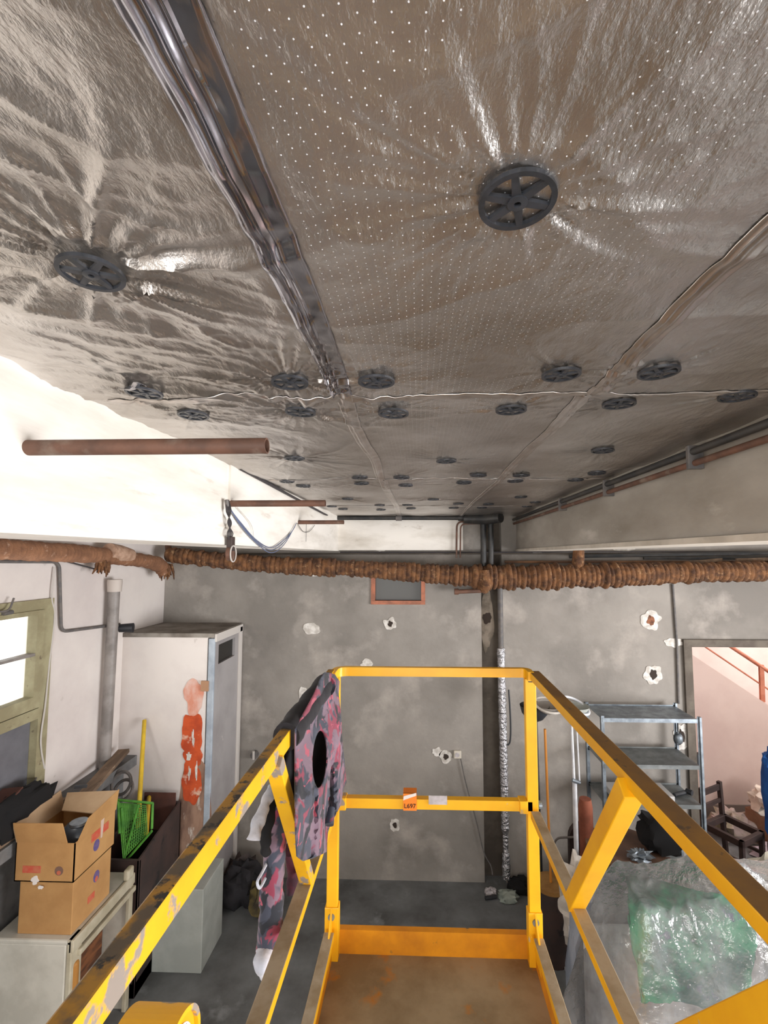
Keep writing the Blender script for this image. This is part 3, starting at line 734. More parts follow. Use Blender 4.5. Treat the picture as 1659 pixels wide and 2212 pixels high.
# ------------------------------------------------------------------ cubicle in the back corner
XC = PY(460, 1500, YC).x; zc = PY(460, 1372, YC).z
cb = MB().box(XL, XC - .06, YC, YC + .07, 0, zc).box(XL, XC, YC - .008, D, zc - .021, zc + .015, 1)
cub = struct(cb.build('wall_cubicle', [M_wall_left, mat('dusty_cubicle_top', s(150, 144, 136), .9, c2=s(112, 104, 96), scale=4)]))
x_a, x_b = PY(378, 1600, YC).x, PY(455, 1600, YC).x
blob('stripped_edge', (PY(385, 1650, YC).x + x_b) / 2 + .02, PY(400, 1770, YC).z, .15, .52, YC, M_bareedge, cub, 5, th=.002, n=40, rough=.10)
blob('red_smear', PY(420, 1505, YC).x, PY(420, 1505, YC).z, .085, .14, YC - .002, M_red_smear, cub, 8, th=.002, n=60, rough=.3)
for k, (px, py, rx, rz) in enumerate(((413, 1585, .098, .17), (416, 1640, .08, .11), (414, 1685, .085, .20))):
    p = PY(px, py, YC); blob('red_paint', p.x, p.z, rx, rz, YC - .003 - k * .0004, M_redpaint, cub, 11 + k, th=.002, n=36, rough=.22)
for k, (px, py, rx, rz) in enumerate(((418, 1595, .012, .07), (408, 1632, .02, .03), (410, 1668, .012, .05), (425, 1665, .01, .07))):
    p = PY(px, py, YC); blob('white_scrape', p.x, p.z, rx, rz, YC - .0055, M_plaster_white, cub, 31 + k, th=.001, n=20, rough=.5)
MB().box(PY(447, 1600, YC).x - .01, XC + .004, YC - .006, YC + .02, 0, zc - .03).build('corner_strip', M_lightblue, cub, bevel=.006)
MB().box(PY(436, 1480, YC).x, PY(452, 1480, YC).x, YC - .02, YC - .004, PY(440, 1492, YC).z, PY(440, 1470, YC).z).build('hinge', mat('brown_hinge', s(170, 130, 100), .6), cub)
# the cubicle's door side
dr = MB(); dz0, dz1 = zc - .10, zc - .27
dr.box(XC - .04, XC, YC + .02, D, 0, dz1).box(XC - .04, XC, YC + .02, D, dz0, zc - .02)
dr.box(XC - .04, XC, YC + .02, YC + .09, dz1, dz0).box(XC - .04, XC, D - .18, D, dz1, dz0)
d1 = struct(dr.build('door_1', M_door_grey))
MB().box(XC - .03, XC - .025, YC + .09, D - .18, dz1, dz0).build('vent_opening', M_dark_glass, d1)
MB().box(XC, XC + .02, D - .10, D - .04, 0, zc - .01).box(XC, XC + .02, YC, D - .03, zc - .06, zc + .01).build('door_frame', mat('white_door_frame', s(206, 200, 194), .7), d1, bevel=.003)

# ------------------------------------------------------------------ hemp-wrapped pipes
def wrapped(path, rad, seed, turns=150, amp=.14, n=20, prof=None):
    """pipe wound with hemp: rings of uneven radius, leaning"""
    P = cat_curve(path, 40); rg = random.Random(seed)
    L_ = [0]
    for a, b in zip(P, P[1:]): L_.append(L_[-1] + (b - a).length)
    tot = L_[-1]; k = turns * 4; pts = []; R = []
    bulge = [rg.uniform(-1, 1) for _ in range(turns + 2)]
    j = 0
    for i in range(k + 1):
        q = tot * i / k
        while j < len(L_) - 2 and L_[j + 1] < q: j += 1
        t = (q - L_[j]) / max(1e-6, L_[j + 1] - L_[j]); pts.append(P[j].lerp(P[j + 1], t))
        ph = i / 4; b_ = bulge[int(ph)]
        rd = rad if prof is None else float(np.interp(q / tot, *prof))
        R.append(rd * (1 + amp * .9 * abs(math.sin(math.pi * (ph % 1))) + amp * 1.1 * b_ + .16 * noise.noise(Vector((q * 3, seed, 0)))))
    return MB().tube(pts, R, n)
# pipe along the back wall
YP = D - .26
path = [PY(362, 1198, YP), PY(500, 1213, YP), PY(620, 1222, YP), PY(760, 1228, YP), PY(900, 1237, YP), PY(1040, 1246, YP), PY(1150, 1246, YP), PY(1300, 1243, YP), PY(1450, 1238, YP), PY(1659, 1233, YP), PY(1800, 1230, YP)]
t = thing('heating_pipe', path[0], 'long hemp-wrapped heating pipe sagging along the back wall', 'pipe')
wrapped(path, .091, 3, 140, prof=([0, .2, .42, .5, .6, .75, 1], [.068, .072, .078, .105, .108, .090, .080])).build('hemp_wrapping', M_hemp, t, smooth=True)
MB().tube([PY(1250, 1188, YP), PY(1248, 1232, YP), PY(1252, 1262, YP - .02)], [.05, .06, .055], 16).build('branch_wrapping', M_hemp, t, smooth=True)
MB().tube([PY(1048, 1232, YP - .09), PY(1050, 1262, YP - .10), PY(1046, 1276, YP - .06)], [.04, .055, .04], 14).build('hanging_wrap', M_hemp, t, smooth=True)
MB().tube([PY(363, 1178, YP + .08), PY(366, 1206, YP + .02)], [.03, .03], 12).build('pipe_elbow', M_rust, t, smooth=True)
# pipe along the left wall
XP = XL + .14
path = [PX(-70, 1178, XP), PX(0, 1186, XP), PX(100, 1192, XP), PX(200, 1198, XP), PX(270, 1206, XP), PX(320, 1213, XP + .01), PX(345, 1222, XP + .02), PX(358, 1240, XP + .06)]
t = thing('wall_pipe', path[1], 'hemp-wrapped pipe fraying at its end high on the white wall', 'pipe')
m_left_hemp = mat('hemp_sunlit_tint', s(146, 104, 76), .95, c2=s(120, 84, 62), scale=12, lo=.38, hi=.62, detail=9, c3=s(190, 158, 136), scale3=18, lo3=.6, hi3=.72, bump=.9, bscale=100, bdist=.006)  # paler copy of the hemp, with its sunlit look put into the colour
wrapped(path, .060, 9, 60, amp=.06).build('hemp_wrapping', m_left_hemp, t, smooth=True)
def tassel(name, px, py, l, r, x, parent, seed):
    m = MB(); rg = random.Random(seed); c = PX(px, py, x)
    for i in range(26):
        a = rg.uniform(0, 6.28); q = r * math.sqrt(rg.random()); o = Vector((q * math.cos(a), q * math.sin(a) * 1.3, rg.uniform(-.01, .02)))
        e = o * 1.35 + Vector((rg.uniform(-.02, .02), rg.uniform(-.03, .03), -l * rg.uniform(.6, 1.05)))
        m.tube([c + o, c + (o + e) / 2 + Vector((rg.uniform(-.01, .01), rg.uniform(-.01, .01), 0)), c + e], [.012, .012, .004], 6)
    return m.build(name, M_hemp, parent, smooth=True)
tassel('frayed_hemp', 223, 1212, .11, .035, XP + .01, t, 2)
tassel('frayed_hemp', 360, 1222, .15, .045, XP + .05, t, 3)
blob('cloth_patch', 0, 0, .01, .01, 0, M_bagwhite, t, 3).hide_render = True if False else False
bpy.data.objects.remove(bpy.data.objects['cloth_patch'])
m = MB().tube([PX(235, 1190, XP + .02), PX(258, 1196, XP + .02), PX(280, 1200, XP + .02)], [.062, .07, .058], 14)
m.build('cloth_band', mat('pale_cloth_band', s(190, 158, 136), .9, c2=s(160, 126, 104), scale=20), t, smooth=True)
# slim pipes and cables along the top of the back wall
YQ = D - .10
tag(MB().tube([PY(1090, 1214, YQ), PY(1700, 1214, YQ)], .013, 10).build('copper_pipe', M_copper, smooth=True), 'slim copper-brown pipe just above the hemp-wrapped pipe', 'pipe')
tag(MB().tube([PY(735, 1193, YQ + .04), PY(1000, 1193, YQ + .04), PY(1310, 1192, YQ + .04), PY(1720, 1192, YQ + .04)], .006, 8).build('wall_cable', M_wire_dark), 'thin dark cable run straight across the top of the back wall', 'cable')
tag(MB().tube([PY(1230, 1202, YQ), PY(1500, 1197, YQ), PY(1720, 1194, YQ)], .018, 8).tube([PY(1390, 1206, YQ - .03), PY(1720, 1206, YQ - .03)], .014, 8).build('service_pipe', M_blackpipe, smooth=True), 'dark twin service pipes in the shade under the grey beam', 'pipe')
tag(MB().bar(PY(1590, 1210, YQ - .06), PY(1700, 1206, YQ - .06), .03, .02).bar(PY(1480, 1216, YQ - .05), PY(1560, 1209, YQ - .05), .03, .015).build('loose_batten', M_wood), 'pale loose battens lying over the pipes by the doorway end', 'batten')

# ------------------------------------------------------------------ stub pipes from the pale beam
SP = [((577, 963, .931), .0163, 'longest rusty stub pipe jutting from the pale beam, open end showing'),
      ((703, 1087, 1.96), .0140, 'middle rusty stub pipe jutting from the pale beam with cables at its root'),
      ((743, 1128, 3.08), .0135, 'smallest-looking stub pipe on the pale beam near the back wall')]
for (px, py, y), r, lab in SP:
    e = PY(px, py, y); st = Vector((XBL - .02, y, e.z)); m = MB()
    m.tube([st, e], r, 24, caps=False).tube([st, e], r - .003, 24, caps=False)
    nn = 24; m.tube([e - Vector((.0001, 0, 0)), e], [r, r], nn, caps=False)
    ring = [(e.x, e.y + q * math.cos(a), e.z + q * math.sin(a)) for q in (r, r - .003) for a in [2 * math.pi * i / nn for i in range(nn)]]
    m.add(ring, [(i, (i + 1) % nn, nn + (i + 1) % nn, nn + i) for i in range(nn)])
    tag(m.build('stub_pipe', M_rust, smooth=True), lab, 'pipe', 'stub pipes on the pale beam')
# junction block, chain of wires and pulley hanging from the middle stub
xw = XBL + .02
def W(px, py, dx=0): return PX(px, py, xw + dx)
t = thing('hanging_pulley', W(492, 1085), 'dark pulley hanging on a twisted wire bundle against the pale beam', 'pulley')
m = MB()
for k in range(5):
    m.tube(cat_curve([W(490 + k, 1080), W(489 + k * 2.5, 1105, .004 * k), W(500 - k * 2, 1130), W(491 + k * 3, 1152), W(496, 1168)]), .0022, 6)
m.build('wire_bundle', M_wire_dark, t)
MB().tube([W(489, 1080), W(492, 1102)], .008, 10).build('hook', M_conduit, t)
c = W(498, 1190)
MB().box(c.x - .012, c.x + .012, c.y - .018, c.y + .018, c.z + .0, c.z + .06).build('bracket', M_darkcrate, t, bevel=.003)
MB().disc(c + Vector((-.008, -.004, -.012)), .030, .016, 24, axis='x').build('wheel', M_rust, t, smooth=True)
MB().tube([c + Vector((.012, .03 * math.cos(a) , .034 * math.sin(a) - .012)) for a in [2 * math.pi * i / 24 for i in range(24)]], .003, 6, closed=True).build('ring', M_wire_pale, t)
m = MB()
for k, (dy, dz) in enumerate(((0, 0), (6, 3), (-5, -3))):
    m.tube(cat_curve([W(497, 1098 + k), W(520, 1132 + dz), W(552, 1168 + dz), W(585, 1188 + dy), W(612, 1172 + dy), W(632, 1146), W(640, 1130)]), .0024, 6)
tag(m.build('looped_cable', M_wire_blue, smooth=True), 'blue-grey cables looping between the middle and last stub pipes', 'cable')
tag(MB().tube(cat_curve([W(512, 1096), W(535, 1122), W(545, 1140), W(548, 1165)]), .0015, 6).build('thin_wire', M_wire_pale), 'single thin wire hanging inside the cable loop', 'wire')
tag(MB().tube(cat_curve([W(642, 1130), W(655, 1148), W(668, 1148), W(680, 1134)]), .0018, 6).tube([W(662, 1130), W(661, 1170)], .0015, 6).build('tie_wire', M_wire_dark), 'tangled tie wire under the last stub pipe', 'wire')

# ------------------------------------------------------------------ pipes along the grey beam and the back
xr = XBR - .035
a0, a1 = PX(1659, 915, xr), PX(1115, 1110, xr)
zA, zB_ = ZC - .035, ZC - .075
t = thing('beam_pipe', (xr, 1.5, zA), 'black pipe clamped along the top of the grey beam', 'pipe')
MB().tube([(xr, -.4, zA), (xr, D - .05, zA)], .013, 12).build('pipe', M_blackpipe, t, smooth=True)
for y in (PX(1495, 978, xr).y, PX(1310, 1046, xr).y, PX(1212, 1082, xr).y, .3):
    MB().box(xr - .018, XBR, y - .008, y + .008, zB_ - .02, zA + .022).build('clamp', M_conduit, t, bevel=.002)
tag(MB().tube([(xr + .004, -.4, zB_), (xr + .004, D - .05, zB_)], .011, 12).build('rusty_pipe', M_rust, smooth=True), 'rusty pipe running just below the black pipe on the grey beam', 'pipe')
yb_ = D - .10
t = thing('back_pipe', PY(715, 1111, yb_), 'dark pipe across the back edge of the foil ceiling', 'pipe')
MB().tube([PY(718, 1119, yb_ - .03), PY(1075, 1119, yb_ - .03)], .021, 14).build('pipe', M_blackpipe, t, smooth=True)
MB().tube([PY(855, 1119, yb_ - .03), PY(868, 1119, yb_ - .03)], .028, 14).build('coupling', M_conduit, t, smooth=True)
MB().tube([PY(990, 1119, yb_ - .03), PY(1002, 1119, yb_ - .03)], .03, 14).build('coupling', M_blackpipe, t, smooth=True)
tag(MB().tube([PX(520, 1012, XBL + .02), PX(700, 1110, XBL + .02), PY(720, 1119, yb_)], .008, 10).build('edge_cable', M_wire_dark, smooth=True), 'dark cable tucked along the foil edge by the pale beam', 'cable')
t = thing('soil_pipe', PY(1040, 1110, yb_ - .1), 'thick black branch pipe in the corner with two drops to the wrapped pipe', 'pipe')
MB().tube([PY(1002, 1121, yb_ - .10), PY(1050, 1121, yb_ - .13), PY(1082, 1118, yb_ - .25)], [.045, .055, .048], 18).build('branch', M_blackpipe, t, smooth=True)
for px in (1044, 1060):
    MB().tube([PY(px, 1112, yb_ - .10), PY(px + 1, 1222, yb_ - .12)], .026, 14).build('drop_pipe', M_blackpipe, t, smooth=True)
tag(MB().tube(arc_pts([PY(1050, 1126, yb_), PY(987, 1127, yb_), PY(986, 1205, yb_)], .06), .009, 10).tube(arc_pts([PY(1050, 1131, yb_), PY(995, 1132, yb_), PY(994, 1205, yb_)], .05), .007, 10).build('bent_conduit', M_rust, smooth=True),
    'pair of thin brown conduits bent down the pale back wall', 'conduit')
tag(MB().tube([PY(988, 1278, D - .12), PY(1045, 1276, D - .12)], [.022, .02], 14).disc(PY(986, 1278, D - .12) - Vector((.02, 0, 0)), .03, .04, 14, axis='x').box(PY(1040,1276,D).x, PY(1046,1276,D).x, D-.13, D+.1, PY(1040,1280,D).z, PY(1040,1272,D).z).build('capped_pipe', M_rust, smooth=True), 'short rusty capped pipe under the wrapped pipe by the dark recess', 'pipe')
# foil-wrapped riser
yv = D - .07
top = PY(1082, 1400, yv); bot = PY(1094, 1896, yv)
t = thing('riser_pipe', bot, 'vertical riser pipe wrapped in shiny crinkled foil', 'pipe')
MB().tube([PY(1080, 1268, yv), top], .026, 14).build('bare_pipe', M_conduit, t, smooth=True)
pts = [top.lerp(bot, i / 120) for i in range(121)]
rr = [.036 + .010 * noise.noise(Vector((i * .9, 1, 0))) + .004 * random.random() - (.012 if i > 96 and i < 108 else 0) for i in range(121)]
MB().tube(pts, rr, 16).build('foil_sleeve', M_foilpipe, t, smooth=False)
tag(MB().tube(cat_curve([PY(1099, 1490, yv), PY(1103, 1560, yv), PY(1102, 1600, yv), PY(1096, 1610, yv)]), .008, 8).build('loose_strap', M_black, smooth=True), 'black strap hanging beside the foil-wrapped riser', 'strap')
# socket with its cable
p = PY(988, 1628, D)
t = thing('power_socket', p, 'small ivory power socket on the grey back wall', 'socket')
MB().box(p.x - .036, p.x + .036, D - .03, D, p.z - .036, p.z + .036).build('box', M_socket, t, bevel=.006)
MB().disc((p.x - .004, D - .033, p.z), .022, .004, 20, axis='y').build('outlet', M_stickergrey, t)
tag(MB().tube(cat_curve([PY(994, 1632, D - .02), PY(1006, 1690, D - .02), PY(1028, 1770, D - .02), PY(1045, 1840, D - .02), PY(1060, 1870, D - .03), PY(1064, 1890, D - .08)]), .005, 8).build('socket_cable', M_conduit, smooth=True),
    'thin grey cable trailing from the socket to the floor', 'cable')
p = PY(552, 1628, D)
t = thing('wall_valve', p, 'small metal valve on the wall behind the jacket', 'valve')
MB().disc((p.x, D - .05, p.z), .035, .05, 16, axis='y').build('body', M_conduit, t, smooth=True); MB().tube([(p.x, D - .06, p.z - .03), (p.x, D - .06, p.z + .05)], .012, 10).build('lever', M_wire_pale, t)
tag(MB().tube([PY(1453, 1262, D - .015), PY(1462, 1385, D - .015), PY(1466, 1520, D - .015)], .011, 10).build('vertical_conduit', M_conduit, smooth=True), 'straight grey conduit dropping towards the steel shelving', 'conduit')

# ------------------------------------------------------------------ doorway and stair room
dl = MB().box(dx0 - .075, dx0, D - .03, D + .24, 0, dtop).box(dx0 - .075, XR, D - .03, D + .24, dtop, dtop + .07)
d2 = struct(dl.build('door_2', mat('cement_door_surround', s(112, 104, 94), .9, c2=s(92, 84, 76), scale=6)))
MB().box(dx0 - .004, dx0 + .006, D - .02, D + .24, 0, dtop).build('timber_edge', mat('ochre_timber_edge', s(140, 108, 74), .8), d2)
p = PY(1512, 1641, D); MB().box(dx0, dx0 + .05, D - .03, D + .03, p.z - .06, p.z + .06).build('lock', M_black, d2, bevel=.004)
YR = 5.9
struct(MB().box(dx0 - 1.2, 7.5, 7.6, 7.8, 0, 4.4).build('wall_stair_far', M_pink2))
struct(MB().box(7.3, 7.5, D + .22, 7.6, 0, 4.4).build('wall_stair_right', M_pink2))
struct(MB().box(dx0 - 1.4, dx0 - 1.2, D + .22, 7.8, 0, 4.4).build('wall_stair_left', M_pink2))
struct(MB().box(dx0 - 1.4, 7.5, D + .22, 7.8, 4.4, 4.5).build('ceiling_stair', M_pink2))
a = PY(1440, 1378, YR); b = PY(1720, 1563, YR); 
poly = [(a.x, YR, 0), (b.x + 1.2, YR, 0), (b.x + 1.2, YR, max(.3, b.z - (b.x + 1.2 - b.x) * .66)), (b.x, YR, b.z), (a.x, YR, a.z), ]
struct(MB().prism(poly, (0, .12, 0)).build('wall_stair_flank', M_pink))
struct(MB().box(a.x - .2, 7.2, YR - .02, YR, 0, .16).build('baseboard_stair', mat('grey_skirting', s(128, 112, 104), .8)))
t = thing('stair_handrail', PY(1645, 1512, YR), 'rust-red steel stair handrail climbing over the pink wall', 'handrail')
q = .06
MB().tube([PY(1520, 1358, YR + q), PY(1720, 1490, YR + q)], .022, 10).build('top_rail', M_rail_red, t, smooth=True)
MB().tube([PY(1480, 1368, YR + q), PY(1720, 1530, YR + q)], .010, 10).build('mid_rail', M_rail_red, t, smooth=True)
MB().bar(PY(1644, 1436, YR + q), PY(1647, 1516, YR + q), .05, .03).build('baluster', M_rail_red, t)
MB().bar(PY(1770, 1516, YR + q), PY(1773, 1600, YR + q), .05, .03).build('baluster', M_rail_red, t)
# stuff in the stair room
def carton(name, c, w, d, h, rz, label, m=M_card, flaps=False, group=None):
    t = thing(name, c, label, 'box', group); t.rotation_euler.z = rz; bpy.context.view_layer.update()
    o = MB().box(-w / 2, w / 2, -d / 2, d / 2, 0, h).build('body', m, None, bevel=.004); o.parent = t
    o = MB().box(-w / 2, w / 2, -.02, .02, h, h + .001).build('packing_tape', M_tagwhite, None); o.parent = t
    return t
b0 = PY(1640, 1765, 5.5)
carton('cardboard_box', (b0.x + .12, 5.45, .0), .36, .36, .30, .3, 'open cardboard box under the pale papers by the stair wall', m=mat('brown_board', s(168, 130, 104), .9, c2=s(146, 108, 84), scale=6))
lump('paper_heap', (b0.x + .12, 5.45, .40), .20, .18, .12, mat('pale_papers', s(232, 220, 206), .9, c2=s(206, 190, 176), scale=9), amp=.3, seed=8)
tag(bpy.data.objects['paper_heap'], 'heap of crumpled pale paper on the cardboard box', 'paper', kind='stuff')
lump('plastic_sack', (3.95, 5.12, .05), .45, .20, .09, mat('lilac_white_sheet', s(206, 196, 204), .7, c2=s(184, 170, 182), scale=6), amp=.3, seed=12, flat=0)
tag(bpy.data.objects['plastic_sack'], 'lilac-white plastic sack flopped on the floor by the stair', 'sack')
lump('rag_bundle', (3.50, 5.55, .10), .22, .16, .14, mat('olive_rags', s(150, 140, 118), .9, c2=s(190, 170, 166), scale=9), amp=.35, seed=14, flat=0)
tag(bpy.data.objects['rag_bundle'], 'olive and pink rag bundle against the grey skirting', 'rags')
def chair_like(loc, rz, label):
    t = thing('wooden_chair', loc, label, 'chair', 'dark wooden chairs by the doorway'); t.rotation_euler.z = rz
    def part(name, mb, mt=M_darkwood): o = mb.build(name, mt, None, bevel=.003); o.parent = t; return o
    for sx in (-1, 1):
        part('leg', MB().bar((sx * .17, -.17, 0), (sx * .17, -.17, .42), .04, .04))
        part('leg', MB().bar((sx * .17, .17, 0), (sx * .16, .20, .74), .04, .04))
    part('seat_frame', MB().box(-.19, .19, -.19, -.15, .36, .42).box(-.19, .19, .15, .19, .36, .42).box(-.19, -.15, -.19, .19, .36, .42).box(.15, .19, -.19, .19, .36, .42))
    part('backrest', MB().box(-.17, .17, .185, .205, .66, .72).box(-.17, .17, .18, .20, .54, .58))
    part('stretcher', MB().box(-.17, .17, -.18, -.16, .16, .19).box(-.18, -.16, -.17, .17, .20, .23).box(.16, .18, -.17, .17, .20, .23))
    return t
pc = PY(1590, 1800, 4.9)
chair_like((pc.x, 4.95, 0), .5, 'seatless dark wooden chair standing just inside the doorway')
chair_like((pc.x + .42, 4.72, 0), -.7, 'seatless dark wooden chair overlapping the other, beside the blue cloth')
t = thing('blue_overall', PY(1668, 1680, 4.3), 'bright blue work overall hanging at the picture edge by the doorway', 'overall')
p = PY(1680, 1640, 4.3)
lump('body', (p.x, 4.3, p.z - .30), .13, .10, .42, M_blue, t, amp=.12, seed=21)
lump('shoulder', (p.x, 4.3, p.z - .02), .12, .08, .08, M_blue, t, amp=.12, seed=22)
MB().bar((p.x - .05, 4.3, 0), (p.x, 4.3, p.z), .03, .03).build('stand_pole', M_darkwood, t)

# ------------------------------------------------------------------ galvanised shelving
sx0, sx1 = PY(1297, 1600, 4.28).x, PY(1503, 1600, 4.28).x
zt_ = PY(1400, 1550, 4.22).z
t = thing('steel_shelving', ((sx0 + sx1) / 2, 4.4, 0), 'galvanised steel shelving unit standing beside the doorway', 'shelving')
for x in (sx0, sx1):
    for y in (4.22, 4.60):
        MB().box(x - .016, x + .016, y - .002, y + .002, 0, zt_ + .01).box(x - .002 if x > sx0 + .1 else x - .016, x + .016 if x > sx0 + .1 else x - .012, y - .016, y + .016, 0, zt_ + .01).build('upright', M_galv, t)
for z in (zt_ - .02, PY(1400, 1655, 4.22).z, PY(1400, 1740, 4.22).z, .35):
    MB().box(sx0, sx1, 4.22, 4.60, z - .002, z + .002).box(sx0, sx1, 4.216, 4.222, z - .022, z + .012).box(sx0, sx1, 4.598, 4.604, z - .022, z + .012).build('shelf', M_greysteel if z < zt_ - .1 else M_galv, t)
p = PY(1472, 1600, 4.3)
t2 = thing('hanging_lamp', p, 'small caged lamp hooked inside the steel shelving top bay', 'lamp')
MB().tube([(p.x, 4.35, zt_ - .04), (p.x, 4.35, p.z + .06)], .006, 8).build('cord', M_black, t2)
lump('bulb', (p.x, 4.35, p.z), .035, .035, .045, M_galv, t2, amp=.02)
MB().tube([(p.x + .04 * math.cos(q_), 4.35, p.z + .055 * math.sin(q_)) for q_ in [2 * math.pi * i / 16 for i in range(16)]], .004, 6, closed=True).build('cage', M_black, t2)
zz = PY(1400, 1740, 4.22).z + .002
tag(MB().box(sx0 + .1, sx0 + .62, 4.27, 4.52, zz, zz + .05).build('flat_carton', mat('pale_carton', s(190, 188, 186), .8), bevel=.004), 'flat pale carton on the lower steel shelf', 'carton')
tag(MB().tube([(sx0 + .66, 4.36, zz + .02), (sx0 + .80, 4.42, zz + .02)], .018, 10).tube([(sx0+.8,4.42,zz+.03),(sx0+.83,4.38,zz+.03)], .024, 10).build('hand_torch', M_black, smooth=True), 'small black torch beside the flat carton on the shelf', 'torch')

# ------------------------------------------------------------------ stands, roll, table behind the lift
def rimmed(name, c, r, thick, tilt, mt, parent):
    m = MB(); pts = []
    for i in range(32):
        a = 2 * math.pi * i / 32; pts.append(Vector((r * math.cos(a), r * math.sin(a), 0)))
    R = Euler(tilt).to_matrix(); m.tube([Vector(c) + R @ p for p in pts], thick, 8, closed=True)
    return m.build(name, mt, parent, smooth=True)
yS = 4.15
# black uplighter floor lamp
pt, pb = PY(1155, 1552, yS), PY(1170, 1860, yS)
t = thing('floor_lamp', (pb.x, yS, 0), 'black uplighter floor lamp with thin pole behind the yellow post', 'lamp')
MB().tube([(pb.x, yS, 0.02), (pt.x + .01, yS, pt.z)], .013, 10).build('pole', M_black, t, smooth=True)
MB().tube([(pt.x, yS, pt.z - .02), (pt.x, yS, pt.z), (pt.x, yS, pt.z + .05), (pt.x, yS, pt.z + .11)], [.03, .07, .11, .125], 24, caps=False).build('shade', M_black, t, smooth=True)
MB().disc((pb.x, yS, 0), .13, .025, 24).build('base', M_black, t, smooth=True)
# slender orange stand with round wooden base
po = PY(1187, 1560, 4.0)
pr = PY(1190, 1905, 3.9)
t = thing('parasol_stand', (pr.x, 3.9, pr.z - .03), 'slender orange rod rising from a round amber wooden disc', 'stand')
MB().tube([(pr.x, 3.9, pr.z), (pr.x - .02, 3.9, po.z - .02)], .010, 10).build('rod', M_orange_rod, t, smooth=True)
MB().disc((pr.x, 3.9, pr.z - .03), .125, .03, 28).build('round_base', M_amber, t, smooth=True)
# dark drum the disc rests on
tag(MB().tube([(pr.x, 3.9, 0), (pr.x, 3.9, .2), (pr.x, 3.9, pr.z - .03)], [.13, .15, .12], 20).build('dark_drum', M_darkcrate, smooth=True), 'dark drum supporting the amber wooden disc', 'drum')
# pair of pale round lamp bowls
c1 = PY(1185, 1523, 4.05); c2_ = PY(1243, 1524, 3.9)
t = thing('lamp_bowl', c1, 'pale oval lamp bowl on the orange rod top, partly behind the rail', 'lamp bowl', 'pale lamp bowls')
rimmed('rim', (c1.x, c1.y, c1.z), .115, .010, (.25, .1, 0), M_bagwhite, t)
MB().tube([(c1.x, c1.y, c1.z - .07), (c1.x, c1.y, c1.z - .045), (c1.x, c1.y, c1.z)], [.03, .08, .113], 28, caps=False).build('bowl', mat('smoky_bowl', s(158, 152, 146), .5), t, smooth=True)
t = thing('lamp_bowl', c2_, 'white round lamp bowl topping the white tubular stand', 'lamp bowl', 'pale lamp bowls')
rimmed('rim', (c2_.x, c2_.y, c2_.z), .112, .010, (.25, .35, 0), M_whitemetal, t)
MB().tube([(c2_.x, c2_.y, c2_.z - .08), (c2_.x, c2_.y, c2_.z - .05), (c2_.x, c2_.y, c2_.z)], [.03, .08, .110], 28, caps=False).build('bowl', M_greybox, t, smooth=True)
# white tubular stand
yw = 3.8
A = PY(1234, 1556, yw); B = PY(1246, 1870, yw); C = PY(1246, 1578, yw); D2 = PY(1252, 1692, yw)
t = thing('tubular_stand', (B.x, yw, 0), 'white tubular stand with a clamp joining its two rods', 'stand')
MB().tube([A, PY(1240, 1690, yw)], .011, 10).tube([PY(1241, 1690, yw), (B.x, yw, B.z)], .018, 12).tube([(B.x, yw, B.z), (B.x, yw, .02)], .018, 12).build('main_tube', M_whitemetal, t, smooth=True)
MB().tube([C, D2], .006, 10).build('side_rod', M_whitemetal, t, smooth=True)
MB().tube([PY(1236, 1685, yw - .02), PY(1253, 1691, yw - .02)], .014, 10).build('clamp', M_galv, t, smooth=True)
MB().disc((B.x, yw, 0), .12, .02, 24).build('base', M_whitemetal, t, smooth=True)
tag(MB().tube(arc_pts([PY(1198, 1850, 4.1), PY(1198, 1810, 4.1), PY(1246, 1808, 4.0)], .06), .008, 8).tube([PY(1198, 1850, 4.1), (PY(1198, 1850, 4.1).x, 4.1, 0)], .008, 8).build('bent_wire_hoop', M_conduit, smooth=True), 'bent grey wire hoop leaning between the stands', 'hoop')
# terracotta roll
a = PY(1264, 1725, 3.95)
tag(MB().tube([(a.x + .01, 3.95, 0), (a.x, 3.95, a.z - .06), (a.x, 3.95, a.z)], [.055, .055, .045], 20).build('rolled_mat', M_rolled, smooth=True), 'terracotta-coloured rolled mat standing on end', 'rolled mat')
# round table with small things
tc_ = PY(1355, 1838, 3.75)
t = thing('round_table', (tc_.x, 3.80, 0), 'brown round table half hidden behind the plastic film', 'table')
MB().disc((tc_.x, 3.80, tc_.z - .03), .28, .03, 36).build('tabletop', M_tabletop, t, smooth=True)
MB().tube([(tc_.x, 3.80, 0), (tc_.x, 3.80, tc_.z - .03)], .04, 14).build('pedestal', M_darkwood, t, smooth=True)
MB().disc((tc_.x, 3.80, 0), .20, .03, 24).build('foot', M_darkwood, t, smooth=True)
lump('crumpled_paper', (tc_.x + .05, 3.66, tc_.z + .025), .075, .05, .03, M_galv, amp=.5, seed=31, freq=5)
tag(bpy.data.objects['crumpled_paper'], 'crumpled silvery wrapper on the round table', 'wrapper')
a, b = PY(1392, 1768, 3.85), PY(1440, 1838, 3.72)
lump('black_bundle', ((a.x + b.x) / 2 + .05, 3.78, tc_.z + .12), .17, .12, .13, M_blackcloth, amp=.25, seed=33, flat=tc_.z)
tag(bpy.data.objects['black_bundle'], 'black rolled bundle lying on the round table', 'bundle')
tag(MB().bar((tc_.x + .30, 4.10, .0), (tc_.x + .30, 4.10, .62), .40, .04).build('upright_plywood', M_redwood), 'dark reddish panel standing below the steel shelves', 'panel')
